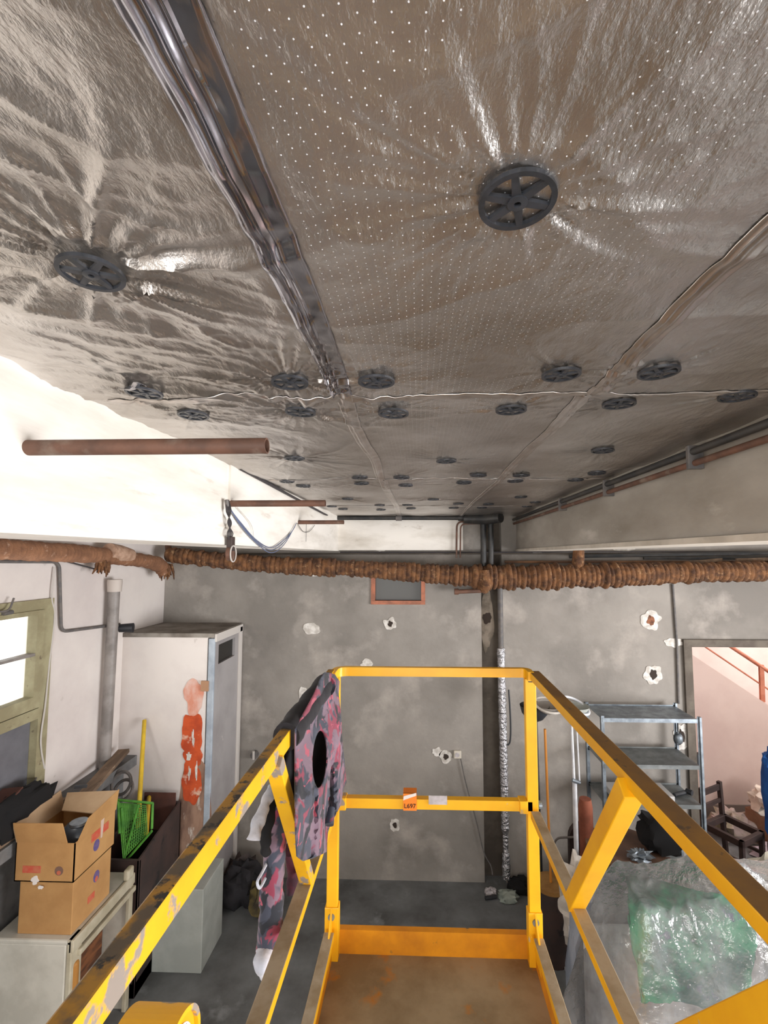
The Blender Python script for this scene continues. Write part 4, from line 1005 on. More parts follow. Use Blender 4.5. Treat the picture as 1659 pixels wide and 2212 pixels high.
# chair-like red-brown rounded back behind roll
tag(MB().prism([(a.x - .52 + .0, 4.06, 0)] + [(a.x - .42 + .10 * math.cos(q_), 4.06, .78 + .12 * math.sin(q_)) for q_ in [math.pi - math.pi * i / 10 for i in range(11)]] + [(a.x - .32, 4.06, 0)], (0, .05, 0)).build('chair_back', M_darkwood), 'dark rounded chair back behind the terracotta roll', 'chair back')

# litter at the recess foot
def debris(px, py, rx, ry, rz, mt, lab, name, seed, cat='debris'):
    p = PZ(px, py, 0.0); o = lump(name, (p.x, p.y, rz * .7), rx, ry, rz, mt, amp=.25, seed=seed, flat=0); tag(o, lab, cat, None); return o
debris(1060, 1932, .05, .04, .03, M_stickergrey, 'small grey plastic box on the floor by the wall recess', 'plastic_box', 41)
tag(MB().tube([PZ(1048, 1940, .02), PZ(1072, 1937, .02)], .016, 8).build('black_offcut', M_black), 'short black offcut in front of the grey plastic box', 'offcut')
debris(1098, 1942, .09, .07, .035, mat('pale_plastic_bag', s(160, 168, 158), .5, c2=s(130, 140, 132), scale=12), 'pale crumpled plastic bag on the floor beside the yellow post', 'plastic_bag', 43, 'bag')
debris(1188, 1990, .12, .16, .16, M_darkcrate, 'dark cloth heap under the amber disc', 'cloth_heap', 45, 'cloth')
debris(1122, 1925, .10, .08, .06, M_blackcloth, 'black rag by the foot of the riser pipe', 'black_rag', 46, 'rag')
debris(1195, 2010, .03, .08, .10, mat('pale_green_plastic', s(140, 150, 140), .5), 'pale green plastic bottle upright beside the dark cloth heap', 'plastic_bottle', 47, 'bottle')
# white folding stool legs
t = thing('folding_stool', PZ(1232, 2075, 0), 'white folding stool legs under the dark heap edge', 'stool')
q1, q2 = PY(1236, 1985, 3.15), PY(1212, 2085, 3.05)
for (xa, ya_), (xb, yb2) in (((1231, 2000), (1213, 2078)), ((1243, 2012), (1228, 2070)), ((1241, 2015), (1254, 2062))):
    MB().tube([PY(xa, ya_, 3.3), Vector((PY(xb, yb2, 3.2).x + .01, 3.1, .01))], .010, 8).build('leg', M_whitemetal, t, smooth=True)
MB().disc((q1.x + .03, 3.26, q1.z - .02), .085, .03, 24).build('seat', M_bagwhite, t)

# ------------------------------------------------------------------ film-covered furniture, lower right
# green bundle: a tall panel of mottled cloth in front of a cabinet
g = [PY(1352, 1893, 2.76), PY(1640, 1955, 2.66), PY(1605, 2172, 2.50), PY(1388, 2166, 2.50)]
def gmap(u, v_):
    a = g[0].lerp(g[1], u); b = g[3].lerp(g[2], u); p = a.lerp(b, v_)
    n_ = noise.noise(Vector((u * 3.1, v_ * 3.1, 4))) * .05 + noise.noise(Vector((u * 9, v_ * 9, 1))) * .02
    return p + Vector((0, -n_ * 1.2, n_ * .4))
o = sheet('green_cloth', [(0, 0), (.35, -.03), (.62, -.02), (1, 0), (1.02, .5), (1, 1), (.6, 1.03), (.3, .98), (0, 1), (-.02, .5)], gmap, M_greenstuff, step=.035, thick=.02)
tag(o, 'mottled green and blue cloth bundle seen through the clear film', 'cloth')
gx0, gx1 = g[3].x, g[2].x
cab = MB().box(g[3].x - .18, g[1].x + .10, 2.76, 2.86, 0, 1.04).box(g[3].x - .10, g[1].x + .05, 2.64, 2.76, 0, .55)
tag(cab.build('covered_armchair', M_beige_cover, bevel=.05), 'beige-grey covered armchair standing under the clear film', 'armchair')

def film_h(X, Y):
    z = .47 + 0 * X
    def sm(a, b, x):
        t_ = np.clip((x - a) / (b - a), 0, 1); return t_ * t_ * (3 - 2 * t_)
    z = z + .86 * sm(2.22, 2.54, Y) * sm(.70, 1.15, X) + .14 * np.exp(-(((X - 1.62) / .16) ** 2 + ((Y - 2.7) / .2) ** 2))
    z = z + .12 * np.exp(-(((X - 2.3) / .35) ** 2)) * sm(2.2, 2.6, Y)
    z = z - .40 * sm(1.0, .78, X) * sm(2.9, 2.5, Y) * .3
    z = z + .035 * ridge(X * 2.6, Y * 2.6 + 4, 2) + .014 * ridge(X * 7, Y * 7 + 1, 2)
    rg = np.random.default_rng(5)
    for k in range(26):
        a = rg.uniform(0, math.pi); fr = rg.uniform(6, 34); ph = rg.uniform(0, 6); am = .05 / fr
        u = X * math.cos(a) + Y * math.sin(a)
        w_ = np.sin(u * fr + ph + 1.2 * np.sin((X * math.sin(a) - Y * math.cos(a)) * rg.uniform(3, 9)))
        z = z + am * np.sign(w_) * np.abs(w_) ** .7
    return z
fx = np.linspace(0, 1, 170); fy = np.linspace(0, 1, 190); U, V_ = np.meshgrid(fx, fy)
Yf = 1.72 + 1.20 * V_
xl = .74 + .10 * np.sin(V_ * 5) + .08 * np.clip((V_ - .75) / .25, 0, 1)
Xf = xl + (2.75 - xl) * U
Zf = film_h(Xf, Yf)
# hem falls to the floor on the left, front and back edges
edge = np.minimum(np.minimum(U / .05, V_ / .05), (1 - V_) / .05); Zf = Zf * np.clip(.35 + .65 * edge, 0, 1)
vv = np.stack([Xf, Yf, Zf], -1).reshape(-1, 3); n1, n2 = 170, 190; idx = np.arange(n1 * n2).reshape(n2, n1)
fa = np.stack([idx[:-1, :-1], idx[:-1, 1:], idx[1:, 1:], idx[1:, :-1]], -1).reshape(-1, 4)
m = MB(); m.v = [tuple(p) for p in vv]; m.f = [tuple(f) for f in fa]; m.mi = [0] * len(fa)
tag(m.build('plastic_film', M_film, smooth=True), 'crumpled clear plastic film draped over the furniture below the lift', 'plastic film')
# furniture below the film
tag(MB().box(1.0, 1.9, 1.85, 2.25, 0, .38).build('low_table', mat('pale_grey_table', s(200, 204, 212), .8, c2=s(178, 182, 192), scale=4), bevel=.01), 'pale grey low table under the front of the film', 'table')
tag(MB().box(2.02, 2.65, 1.9, 2.2, 0, .42).box(2.02, 2.65, 2.62, 2.82, 0, 1.1).build('covered_sofa', mat('cream_cover', s(202, 196, 182), .9, c2=s(184, 176, 164), scale=4), bevel=.05), 'cream sofa corner under the film at the grey-beam side', 'sofa')
# white sack behind the brace
lump('white_sack', (PY(1243, 1885, 3.45).x, 3.45, PY(1243, 1885, 3.45).z - .22), .10, .10, .28, M_bagwhite, amp=.25, seed=51)
tag(bpy.data.objects['white_sack'], 'white knotted sack behind the yellow diagonal brace', 'sack')
lump('wrapped_bundle', (1.16, 3.12, .50), .24, .14, .58, mat('blue_grey_film', s(178, 186, 200), .35, c2=s(150, 160, 178), scale=5, bump=.6, bscale=9, bdist=.02), amp=.12, seed=52, flat=0)
tag(bpy.data.objects['wrapped_bundle'], 'tall blue-grey film-wrapped bundle behind the green cloth', 'bundle')
lump('cream_sheet', (2.45, 3.30, .75), .42, .22, .36, mat('cream_sheet', s(206, 202, 186), .85, c2=s(186, 180, 164), scale=4), amp=.2, seed=53)
tag(bpy.data.objects['cream_sheet'], 'cream dust sheet heaped beyond the yellow rail by the chairs', 'dust sheet')

# ------------------------------------------------------------------ lower left: cabinets, boxes, crate, basket
cy0, cy1, ctz = 2.79, 3.38, E - 2.23
cxl, cxr = -2.50, PZ(158, 2030, ctz).x
t = thing('white_cabinet', ((cxl + cxr) / 2, 3.08, 0), 'old off-white enamel cabinet with an open slatted side, carrying cardboard boxes', 'cabinet')
MB().box(cxl, cxr - .03, cy0, cy0 + .02, 0, ctz - .02).box(cxl, cxl + .02, cy0, cy1, 0, ctz - .02).box(cxl, cxr - .03, cy1 - .02, cy1, 0, ctz - .02).box(cxl, cxr, cy0, cy1, ctz - .03, ctz).build('body', M_whitebox, t, bevel=.02)
m = MB(); m.box(cxr - .03, cxr, cy0, cy0 + .09, 0, ctz).box(cxr - .02, cxr + .01, cy0, cy1, ctz - .07, ctz - .0).box(cxr - .03, cxr, cy1 - .04, cy1, 0, ctz).box(cxr - .02, cxr + .02, cy0 + .05, cy1, ctz - .12, ctz - .085)
m.build('rim', mat('cream_rim', s(190, 182, 160), .6, c2=s(170, 160, 136), scale=8), t, bevel=.006)
MB().box(cxr - .20, cxr - .19, cy0 + .04, cy1 - .03, .05, ctz - .06).build('slatted_inside', M_wicker, t)
MB().box(cxr - .03, cxr + .012, cy0 + .02, cy0 + .07, .1, ctz - .14).build('curved_slat', mat('varnished_slat', s(168, 116, 52), .6), t, bevel=.02)
MB().box(cxr - .02, cxr + .02, cy1 - .10, cy1 - .03, ctz, ctz + .07).build('corner_post', mat('cream_rim', s(190, 182, 160)), t, bevel=.012)
# stacked cardboard boxes
bx0, bx1, by0, by1 = -2.38, PZ(152, 2018, ctz).x + .01, 2.83, 3.17
t = thing('cardboard_box', ((bx0 + bx1) / 2, (by0 + by1) / 2, ctz), 'closed brown cardboard box on the white cabinet, lower of the two', 'box', 'stacked cardboard boxes')
h1 = .30
MB().box(bx0, bx1, by0, by1, ctz, ctz + h1).build('body', M_card, t, bevel=.004)
ovz = ctz + .21
def oval(parent, x, y, z, r, m_, axis, name='printed_mark'):
    n = 20; m = MB()
    if axis == 'x': vs = [(x, y + r * .8 * math.cos(a), z + r * math.sin(a)) for a in [2 * math.pi * i / n for i in range(n)]]; m.prism(vs, (.0015, 0, 0))
    else: vs = [(x + r * math.cos(a), y, z + r * math.sin(a)) for a in [2 * math.pi * i / n for i in range(n)]]; m.prism(vs, (0, -.0015, 0))
    return m.build(name, m_, parent)
oval(t, bx1, by0 + .20, ctz + .20, .034, M_print_blue, 'x'); oval(t, bx1 + .001, by0 + .20, ctz + .185, .016, M_print_red, 'x')
MB().box(bx1, bx1 + .0015, by0 + .13, by0 + .19, ctz + .08, ctz + .12).build('printed_mark', M_print_red, t)
z2 = ctz + h1; h2 = .22
t = thing('cardboard_box', ((bx0 + bx1) / 2, (by0 + by1) / 2, z2), 'open cardboard box with raised flaps on top of the closed one', 'box', 'stacked cardboard boxes')
qx0, qx1, qy0, qy1 = bx0 - .03, bx1 + .005, by0 - .01, by1 + .02
th = .006
m = MB().box(qx0, qx1, qy0, qy0 + th, z2, z2 + h2).box(qx0, qx1, qy1 - th, qy1, z2, z2 + h2).box(qx0, qx0 + th, qy0, qy1, z2, z2 + h2).box(qx1 - th, qx1, qy0, qy1, z2, z2 + h2).box(qx0, qx1, qy0, qy1, z2, z2 + th)
m.build('body', M_card, t)
# flaps: front up, side up and flared, rear folded over the opening
MB().prism([(qx0 + .005, qy0, z2 + h2), (qx1 - .05, qy0, z2 + h2), (qx1 - .075, qy0 - .015, z2 + h2 + .12), (qx0 - .01, qy0 - .02, z2 + h2 + .12)], (0, .006, 0)).build('flap', M_card, t)
MB().prism([(qx1, qy0 + .01, z2 + h2 - .02), (qx1, qy1, z2 + h2), (qx1 + .015, qy1 + .005, z2 + h2 + .13), (qx1 + .015, qy0 + .09, z2 + h2 + .10)], (-.006, 0, 0)).build('flap', M_card, t)
MB().prism([(qx0 + .0, qy0, z2 + h2), (qx0, qy1, z2 + h2), (qx0 - .03, qy1, z2 + h2 + .12), (qx0 - .03, qy0, z2 + h2 + .10)], (.006, 0, 0)).build('flap', M_card_in, t)
MB().prism([(qx0 + .02, qy1, z2 + h2 + .10), (qx1 + .01, qy1, z2 + h2 + .12), (qx1 + .0, qy1 - .15, z2 + h2 + .05), (qx0 + .08, qy1 - .12, z2 + h2 + .05)], (0, 0, .006)).build('flap', M_card_in, t)
MB().prism([(qx0 + .005, qy1, z2 + h2), (qx1, qy1, z2 + h2), (qx1 + .01, qy1 + .002, z2 + h2 + .12), (qx0 + .02, qy1 + .002, z2 + h2 + .10)], (0, .006, 0)).build('flap', M_card_in, t)
oval(t, qx1, qy0 + .19, z2 + .10, .034, M_print_blue, 'x'); MB().box(qx1, qx1 + .0015, qy0 + .14, qy0 + .30, z2 + .14, z2 + .19).build('printed_mark', M_print_red, t)
MB().box(qx0 + .05, qx0 + .16, qy0 - .0015, qy0, z2 + .05, z2 + .09).build('printed_mark', M_print_red, t)
oval(t, qx1 - .09, qy0, z2 + .065, .026, mat('dark_print', s(120, 90, 76), .8), 'y'); oval(t, qx1 - .09, qy0 - .001, z2 + .055, .012, M_print_red, 'y')
blob('torn_label', qx0 + .13, z2 + .01, .022, .024, qy0, M_tagwhite, t, 61, th=.0015); blob('torn_label', qx0 + .165, z2 - .03, .018, .010, qy0, M_tagwhite, t, 62, th=.0015)
MB().prism([(qx1 + .001, qy0 + .22, z2 + .24), (qx1 + .001, qy0 + .255, z2 + .25), (qx1 + .001, qy0 + .24, z2 + .12), (qx1 + .001, qy0 + .225, z2 + .12)], (.0015, 0, 0)).build('packing_tape', mat('clear_tape', s(210, 186, 170), .3), t)
t = thing('cooking_pot', (bx0 + .22, by0 + .16, z2 + .01), 'dark kettle with a grey lid lying in the open cardboard box', 'pot')
lump('pot_body', (bx0 + .23, by0 + .15, z2 + .15), .10, .09, .11, mat('dark_enamel', s(58, 64, 72), .3), t, amp=.03)
MB().disc((bx0 + .24, by0 + .14, z2 + .25), .05, .015, 20).build('lid', M_galv, t, smooth=True)
# dark crate
kx0, kx1, ky0, ky1, kz = -2.42, PZ(300, 1860, .93).x, 3.44, 4.02, .93
m = MB().box(kx0, kx1, ky0, ky0 + .02, 0, kz).box(kx0, kx1, ky1 - .02, ky1, 0, kz + .12).box(kx0, kx0 + .02, ky0, ky1, 0, kz).box(kx0, kx1, ky0, ky1, 0, .1)
m.prism([(kx1, ky0, 0), (kx1, ky1, 0), (kx1, ky1, kz + .12), (kx1, ky0, kz)], (-.02, 0, 0))
tag(m.build('dark_crate', M_darkcrate, bevel=.004), 'tall dark brown metal crate in front of the cubicle', 'crate')
tag(MB().box(kx1 - .30, kx1 - .03, ky1 - .04, ky1 - .03, kz - .1, kz + .2).build('loose_plywood', M_redwood, bevel=.003), 'reddish brown panel leaning inside the dark crate', 'panel')
# green mesh chair / basket
t = thing('green_basket', (-2.12, 3.42, kz - .25), 'green plastic mesh basket lying in the dark crate', 'basket')
def gp(px, py, y): return PY(px, py, y)
m = MB()
for (a_, b_) in (((255, 1728), (330, 1735)), ((330, 1735), (328, 1790)), ((262, 1745), (270, 1862)), ((270, 1862), (328, 1795)), ((300, 1737), (268, 1855)), ((255, 1728), (258, 1800))):
    m.tube([gp(a_[0], a_[1], 3.50), gp(b_[0], b_[1], 3.48)], .009, 8)
m.build('rim', M_green, t, smooth=True)
m = MB(); P0, P1, P2, P3 = gp(256, 1735, 3.50), gp(315, 1740, 3.56), gp(318, 1800, 3.50), gp(266, 1855, 3.47)
for i in range(15):
    u = i / 14; m.tube([P0.lerp(P1, u), P3.lerp(P2, u)], .0035, 5); m.tube([P0.lerp(P3, u), P1.lerp(P2, u)], .0035, 5)
m.build('mesh_side', M_green, t)
m = MB().prism([P0, gp(300, 1738, 3.54), gp(275, 1790, 3.5), gp(262, 1800, 3.48)], (0, .01, 0)).build('solid_panel', M_green, t)
tag(MB().tube([PY(312, 1556, 4.02), PY(298, 1788, 3.52)], .0165, 12).build('broom_stick', M_yellow_pole, smooth=True), 'yellow broom stick leaning up the cubicle wall from the basket', 'broom stick')
tag(MB().tube([PY(322, 1722, 3.98), PY(316, 1800, 3.60)], .016, 12).build('short_stick', M_yellow_pole, smooth=True), 'short yellow stick poking out beside the broom stick', 'stick')
# small white cabinet on the floor
wx0, wx1, wy0_, wy1_, wz = PY(328, 2090, 3.66).x, PZ(434, 2104, 0).x, 3.65, 4.02, PY(433, 1922, 3.65).z
tag(MB().box(wx0, wx1, wy0_, wy1_, 0, wz).build('bedside_cabinet', M_greybox, bevel=.006), 'plain grey-white cabinet standing alone on the dark floor', 'cabinet')
# clutter under the boxes at the very left
lump('blue_rag', (-2.50, 2.52, .95), .05, .10, .05, mat('blue_rag', s(50, 76, 120), .9), amp=.3, seed=70)
tag(bpy.data.objects['blue_rag'], 'blue rag on the dark trunk at the side of the white cabinet', 'rag')
tag(MB().box(XL + .06, -2.52 + .06, 1.9, 2.64, 0, .90).build('old_suitcase', M_darkcrate, bevel=.01), 'dark trunk against the ledge beside the white cabinet', 'trunk')
# dark heap between jacket and wall on the floor
for k, (px, py, r_, lab, mt) in enumerate(((520, 1905, .16, 'dark heap of cloth on the floor by the back wall', M_greycloth), (575, 1930, .13, 'olive-yellow sack on the floor behind the jacket', mat('olive_sack', s(110, 96, 50), .8, c2=s(60, 52, 38), scale=9)), (535, 1850, .15, 'dark box-like heap against the cubicle side', M_darkcrate))):
    p = PZ(px, py + 40, 0); lump('floor_heap', (p.x, min(p.y, D - .2), r_ * .8), r_, r_, r_, mt, amp=.3, seed=80 + k, flat=0)
    tag(bpy.data.objects['floor_heap' + ('' if k == 0 else '.%03d' % k)], lab, 'heap')

# ------------------------------------------------------------------ scissor lift
YL = 1.81
PZF = PY(935, 2064, YL).z                       # platform floor
cl, cr = PZ(165, 2200, E).x if False else -.335, .440
ztr = PY(940, 1451, YL).z                        # centre of the front top rail
zmr = PY(940, 1728, YL).z
cl = PY(722, 1800, YL).x; cr = PY(1146, 1700, YL).x
YB_ = -.35
lift = thing('scissor_lift', ((cl + cr) / 2, .8, 0), 'yellow scissor lift platform with worn guard rails, seen from inside', 'scissor lift')
YM = [M_yellow, M_yellow_top, M_yellow_clean, M_yellow_top_r, M_dusty_top]
MB().box(cl - .02, cr + .02, YB_, YL + .01, PZF - .05, PZF).build('platform_deck', M_deck, lift)
ztoe = PY(940, 2012, YL).z
MB().box(cl - .005, cr + .005, YL - .004, YL + .02, PZF, ztoe).build('toe_board', [M_toe], lift)
MB().box(cl - .006, cl + .002, YB_, YL - .03, PZF, PZF + .10).build('toe_board', M_toe, lift)
MB().box(cr - .002, cr + .006, YB_, YL - .03, PZF, PZF + .10).build('toe_board', M_toe, lift)
zt2 = ztr + .0
MB().bar((cl - .006, YB_, zt2), (cl - .006, YL - .06, zt2), .026, .042, mi=0, top=1).build('top_rail', YM, lift, bevel=.003)
MB().bar((cr + .014, YB_, zt2), (cr + .014, YL - .03, zt2), .040, .028, mi=2, top=3).build('top_rail', YM, lift, bevel=.003)
# front hoop: flat bar bent round both corners
m = MB(); P_ = arc_pts([(cl + .004, YL - .10, ztr), (cl + .004, YL, ztr), (cr - .004, YL, ztr), (cr - .004, YL - .06, ztr)], .085, 10)
vs = []; fs = []
for i, p in enumerate(P_):
    tn = (P_[min(i + 1, len(P_) - 1)] - P_[max(i - 1, 0)]).normalized(); nr = Vector((tn.y, -tn.x, 0))
    for a_, b_ in ((-1, -1), (1, -1), (1, 1), (-1, 1)): vs.append(p + nr * .011 * a_ + Vector((0, 0, .0165 * b_)))
for i in range(len(P_) - 1):
    for k in range(4): fs.append((i * 4 + k, i * 4 + (k + 1) % 4, i * 4 + 4 + (k + 1) % 4, i * 4 + 4 + k))
fs += [(0, 1, 2, 3), tuple(len(P_) * 4 - 4 + k for k in (3, 2, 1, 0))]
m.add(vs, fs).build('front_top_rail', M_yellow_clean, lift)
MB().box(cr - .012, cr + .014, YL - .055, YL - .045, ztr - .022, ztr + .012).build('end_cap', M_black, lift)
MB().box(cl - .012, cl + .014, YL - .055, YL - .045, ztr - .022, ztr + .012).build('end_cap', M_black, lift)
# front posts in two pieces
for x in (cl, cr):
    MB().bar((x, YL - .02, ztoe + .04), (x, YL - .02, ztr - .015), .040, .030, side=(1, 0, 0), mi=0).build('post', [M_yellow_clean], lift, bevel=.002)
    MB().bar((x, YL - .02, PZF), (x, YL - .02, ztoe + .10), .050, .040, side=(1, 0, 0)).build('post_socket', M_yellow_clean, lift, bevel=.002)
    MB().prism([(x - .003, YL - .04, ztoe + .10), (x - .003, YL - .10, ztoe + .02), (x - .003, YL - .11, PZF + .03), (x - .003, YL - .04, PZF + .03)], (.006, 0, 0)).build('gusset', M_yellow_clean, lift)
    MB().disc((x, YL - .045, ztoe + .07), .012, .006, 14, axis='y').build('bolt', M_galv, lift)
    MB().bar((x, YB_ + .02, PZF), (x, YB_ + .02, ztr - .015), .040, .030, side=(1, 0, 0)).build('post', M_yellow_clean, lift, bevel=.002)
# mid rails
MB().bar((cl + .0, YL - .02, zmr), (cr, YL - .02, zmr), .030, .036, side=(0, 1, 0), mi=0).build('front_mid_rail', M_yellow_clean, lift, bevel=.002)
for x in (cl + .035, cr - .035): MB().box(x - .014, x + .014, YL - .044, YL + .0, zmr - .022, zmr + .022).build('rail_clamp', M_yellow, lift, bevel=.002)
MB().disc((cr + .022, YL - .02, zmr), .014, .012, 14, axis='x').build('bolt', M_galv, lift)
zs = zmr - .02
MB().bar((cl - .004, YB_, zs), (cl - .004, YL - .05, zs), .040, .026, mi=2, top=4).build('side_mid_rail', YM, lift, bevel=.002)
MB().bar((cr + .004, YB_, zs), (cr + .004, YL - .05, zs), .034, .026, mi=2, top=4).build('side_mid_rail', YM, lift, bevel=.002)
zl = ztoe + .02
MB().bar((cl - .004, YB_, zl), (cl - .004, YL - .06, zl), .036, .026, mi=2, top=4).build('side_lower_rail', YM, lift, bevel=.002)
MB().bar((cr + .004, YB_, zl), (cr + .004, YL - .06, zl), .036, .026, mi=2, top=4).build('side_lower_rail', YM, lift, bevel=.002)
MB().bar((cl, YB_, ztr), (cr, YB_, ztr), .03, .03, side=(0, 1, 0)).build('rear_top_rail', M_yellow_clean, lift, bevel=.002)
# diagonal braces (left, right) and rear ones
def brace(x, A_, B_, w_, h_, m_i=0, top=None): return MB().bar(A_, B_, w_, h_, side=(1, 0, 0), mi=m_i, top=top).build('diagonal_brace', YM, lift, bevel=.002)
pa, pb2 = PX(592, 1672, cl), PX(664, 1905, cl)
brace(cl, (cl, pa.y, zt2 - .01), (cl, pb2.y, zs + .005), .034, .030, 0)
pa, pb2 = PX(1362, 1690, cr), PX(1240, 1930, cr)
brace(cr, (cr, pa.y, zt2 - .01), (cr, pb2.y, zs + .005), .040, .040, 2)
pa, pb2 = PX(1659, 2170, cr), PX(1560, 2212, cr)
dd = (pb2 - pa); k_ = (zs - pa.z) / dd.z; k0 = (zt2 - pa.z) / dd.z
brace(cr, (cr, pa.y + dd.y * k0, zt2 - .005), (cr, min(pa.y + dd.y * k_, 1.0), zs), .030, .034, 2)
# rounded hoop plate with a striped sticker, below the left top rail
pc = PX(338, 2318, cl + .01); Rr = .058
pts = [Vector((cl + .0, pc.y + Rr * math.cos(a_), pc.z + Rr * math.sin(a_))) for a_ in [math.pi * i / 24 for i in range(25)]]
pts = [Vector((cl, pc.y + Rr, pc.z - .3))] + pts + [Vector((cl, pc.y - Rr, pc.z - .3))]
m = MB(); vs = []; fs = []
for i, p in enumerate(pts):
    c_ = Vector((p.x, pc.y, min(p.z, pc.z))); n_ = (p - c_).normalized()
    for a_, b_ in ((-.035, 0), (.035, 0), (.035, -.006), (-.035, -.006)): vs.append(p + Vector((a_, 0, 0)) + n_ * b_)
for i in range(len(pts) - 1):
    for k in range(4): fs.append((i * 4 + k, i * 4 + (k + 1) % 4, i * 4 + 4 + (k + 1) % 4, i * 4 + 4 + k))
m.add(vs, fs).build('rounded_guard', [M_yellow], lift)
ins = [Vector((cl + .030, pc.y + (Rr - .004) * math.cos(a_), pc.z + (Rr - .004) * math.sin(a_))) for a_ in [math.pi * i / 24 for i in range(25)]] + [Vector((cl + .030, pc.y - Rr + .004, pc.z - .3)), Vector((cl + .030, pc.y + Rr - .004, pc.z - .3))]
gd = MB().prism(ins, (-.004, 0, 0)).build('guard_plate', M_yellow_clean, lift)
ins = [Vector((cl + .0305, pc.y + (Rr - .016) * math.cos(a_), pc.z + (Rr - .016) * math.sin(a_))) for a_ in [math.pi * i / 24 for i in range(25)]]
MB().prism(ins, (.001, 0, 0)).build('sticker', M_tagwhite, gd)
for q_ in (-.020, .002, .022): MB().box(cl + .0316, cl + .0322, pc.y + q_ - .004, pc.y + q_ + .004, pc.z + .001, pc.z + math.sqrt(max(0, (Rr - .02) ** 2 - q_ ** 2))).build('sticker_stripe', M_stickergrey, gd)
# orange tag folded over the front mid rail, and a grey sticker
a_, b_ = PY(871, 1713, YL - .04), PY(900, 1751, YL - .04)
tg = MB().box(a_.x, b_.x, YL - .0415, YL - .040, b_.z, a_.z).box(a_.x, b_.x, YL - .0415, YL + .0, a_.z - .001, a_.z).build('paper_tag', M_tagorange)
tag(tg, 'orange paper tag folded over the front middle rail', 'tag')
MB().prism([PY(871, 1729, YL - .043), PY(872, 1720, YL - .043), PY(899, 1713, YL - .043), PY(899, 1719, YL - .043), PY(876, 1727, YL - .043)], (0, .001, 0)).build('folded_corner', M_tagwhite, tg)
fc = bpy.data.curves.new('lettering', 'FONT'); fc.body = 'L697'; fc.size = .022; fc.extrude = .0004; fc.align_x = 'CENTER'; fc.materials.append(M_ink)
fo = bpy.data.objects.new('lettering', fc); fo.location = ((a_.x + b_.x) / 2, YL - .0425, PY(885, 1745, YL - .04).z); fo.rotation_euler = (math.pi / 2, 0, 0)
COL.objects.link(fo); bpy.context.view_layer.update()
fme = bpy.data.meshes.new_from_object(fo.evaluated_get(bpy.context.evaluated_depsgraph_get()))
fl = bpy.data.objects.new('printed_lettering', fme); fl.matrix_world = fo.matrix_world; COL.objects.link(fl); fl.parent = tg
bpy.data.objects.remove(fo)
a_, b_ = PY(926, 1718, YL - .038), PY(966, 1738, YL - .038)
MB().box(a_.x, b_.x, YL - .040, YL - .0385, b_.z, a_.z).build('grey_sticker', M_stickergrey, lift)
# scissor arms, chassis and wheels below the platform
for x in (cl + .08, cr - .08):
    z_lo, z_hi = .55, PZF - .05
    k = 4; hh = (z_hi - z_lo) / k
    for i in range(k):
        MB().bar((x, .05, z_lo + hh * i), (x, 1.55, z_lo + hh * (i + 1)), .03, .06).build('scissor_arm', M_yellow_clean, lift)
        MB().bar((x + .035, 1.55, z_lo + hh * i), (x + .035, .05, z_lo + hh * (i + 1)), .03, .06).build('scissor_arm', M_yellow_clean, lift)
MB().box(cl, cr, -.1, 1.75, .14, .55).build('chassis', M_yellow_clean, lift, bevel=.02)
for x in (cl - .01, cr - .05):
    for y in (.15, 1.5): MB().disc((x, y, .15), .15, .06, 24, axis='x').build('wheel', M_black, lift, smooth=True)

# ------------------------------------------------------------------ jacket over the left top rail
jk = thing('camouflage_jacket', (cl, 1.45, zt2), 'pink and grey camouflage jacket slung over the worn yellow rail', 'jacket')
xj = cl + .032
def fold(p, am=.010, k=0):
    return Vector((am * (1.5 * noise.noise(Vector((p.y * 7 + k, p.z * 2.2, 2))) + .45 * noise.noise(Vector((p.y * 20, p.z * 6, 5 + k)))), 0, 0))
def jmap(px, py):
    p = PX(px, py, xj + .03)
    # stay close to the rail at the top, swing free below
    t_ = max(0, min(1, (zt2 + .03 - p.z) / .14)); return PX(px, py, (cl + .020) * (1 - t_) + (xj + .03) * t_ + fold(p, .015).x * t_)
outer = [(702, 1452), (722, 1456), (733, 1472), (731, 1500), (736, 1545), (739, 1600), (744, 1650), (748, 1690), (742, 1702), (735, 1740), (722, 1765), (708, 1792), (704, 1840), (690, 1848), (655, 1860), (641, 1850), (638, 1790), (637, 1700), (637, 1576), (652, 1548), (678, 1500), (692, 1466)]
sheet('front_panel', outer, jmap, M_camo, jk, hole=(690, 1640, 16, 62, .04), step=7, thick=.003)
sheet('inner_lining', [(660, 1560), (722, 1560), (726, 1720), (664, 1722)], lambda px, py: PX(px, py, cl + .018), M_blackcloth, jk, step=16, thick=.002)
sheet('lining', [(602, 1655), (638, 1585), (646, 1600), (648, 1855), (641, 1862), (640, 1790), (612, 1715)], lambda px, py: PX(px, py, cl - .022) + fold(PX(px, py, cl), .006, 4), M_blackcloth, jk, step=10, thick=.003)
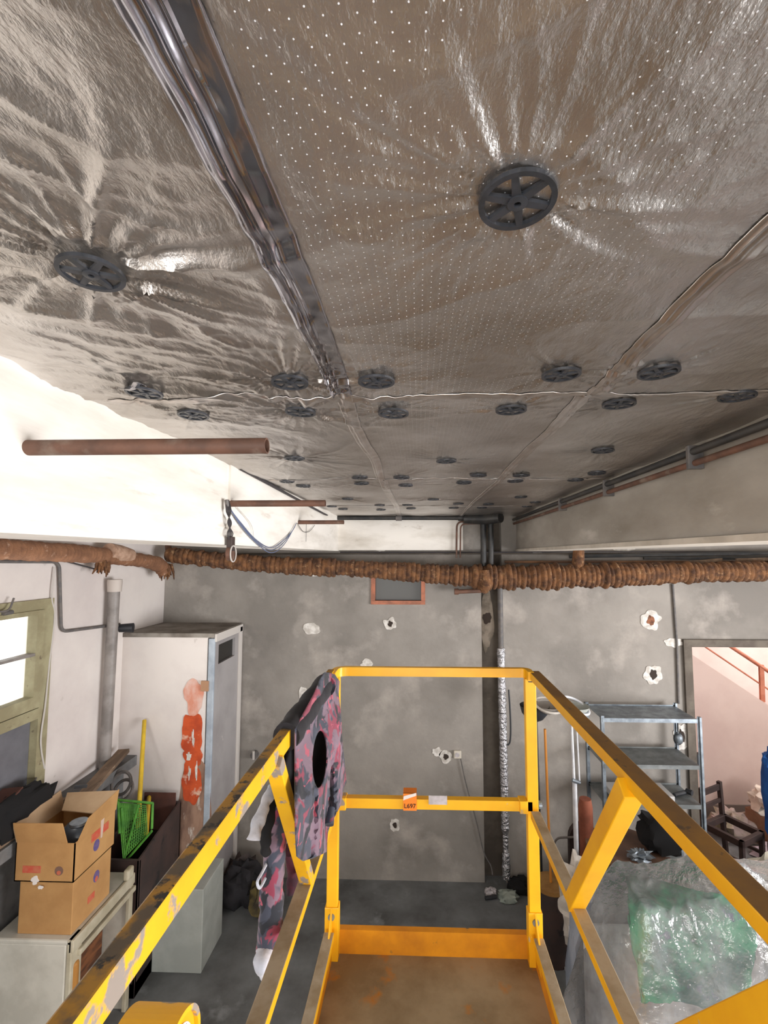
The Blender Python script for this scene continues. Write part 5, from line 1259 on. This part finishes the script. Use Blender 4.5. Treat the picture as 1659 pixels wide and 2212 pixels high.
# waistband rolled along the rail
y0, y1 = PX(622, 1582, cl).y, PX(704, 1452, cl).y
pts = [Vector((cl - .004 + .003 * math.sin(i * 1.3), y0 + (y1 - y0) * i / 14, zt2 + .002)) for i in range(15)]
MB().tube(pts, [.034 + .003 * noise.noise(Vector((i * .7, 0, 0))) for i in range(15)], 16, caps=True).build('waistband', M_greycloth, jk, smooth=True)
tb = MB().tube([Vector((cl + .0, y1 - .02, zt2 + .0)), Vector((cl, y1 + .03, zt2 + .0))], [.037, .036], 16).build('hem', M_camo, jk, smooth=True)
# pull tab and pocket ends
MB().tube([PX(716, 1745, xj + .035), PX(711, 1782, xj + .035)], [.010, .013], 10).build('drawstring_toggle', M_camo, jk, smooth=True)
# sleeve hanging on the outer side
def sleeve(name, pts, r, mt, seed=0):
    P_ = cat_curve([PX(a, b, cl - .06) for a, b in pts], 10); k = len(P_)
    R_ = [r[0] + (r[1] - r[0]) * i / (k - 1) for i in range(k)]
    m = MB().tube(P_, R_, 18, squash=.8)
    m.v = [tuple(Vector(v_) + Vector((.3, 1, 0)).normalized() * .009 * noise.noise(Vector(v_) * 22) + Vector((.006 * noise.noise(Vector(v_) * 45 + Vector((9, 0, 0))), 0, 0))) for v_ in m.v]
    return m.build(name, mt, jk, smooth=True)
sleeve('sleeve', [(604, 1690), (600, 1760), (592, 1850), (587, 1940), (584, 2010), (576, 2080)], (.030, .040), M_camo)
sleeve('cuff_lining', [(576, 2058), (567, 2082), (570, 2102), (588, 2124)], (.030, .005), M_fleece)
sleeve('fleece_lining', [(590, 1700), (568, 1750), (551, 1800), (548, 1812)], (.012, .016), M_fleece)
sleeve('sleeve_lining', [(596, 1700), (578, 1760), (572, 1810), (578, 1842)], (.022, .010), M_blackcloth)
MB().tube(cat_curve([PX(586, 1848, cl - .07), PX(566, 1885, cl - .07), PX(556, 1905, cl - .07), PX(561, 1918, cl - .07), PX(572, 1900, cl - .07), PX(578, 1885, cl - .07)]), .0035, 8).build('drawstring', M_fleece, jk, smooth=True)
sleeve('back_panel', [(632, 1830), (634, 1880), (630, 1930)], (.030, .018), mat('dark_red_cloth', s(84, 34, 48), .95, c2=s(52, 30, 40), scale=18))
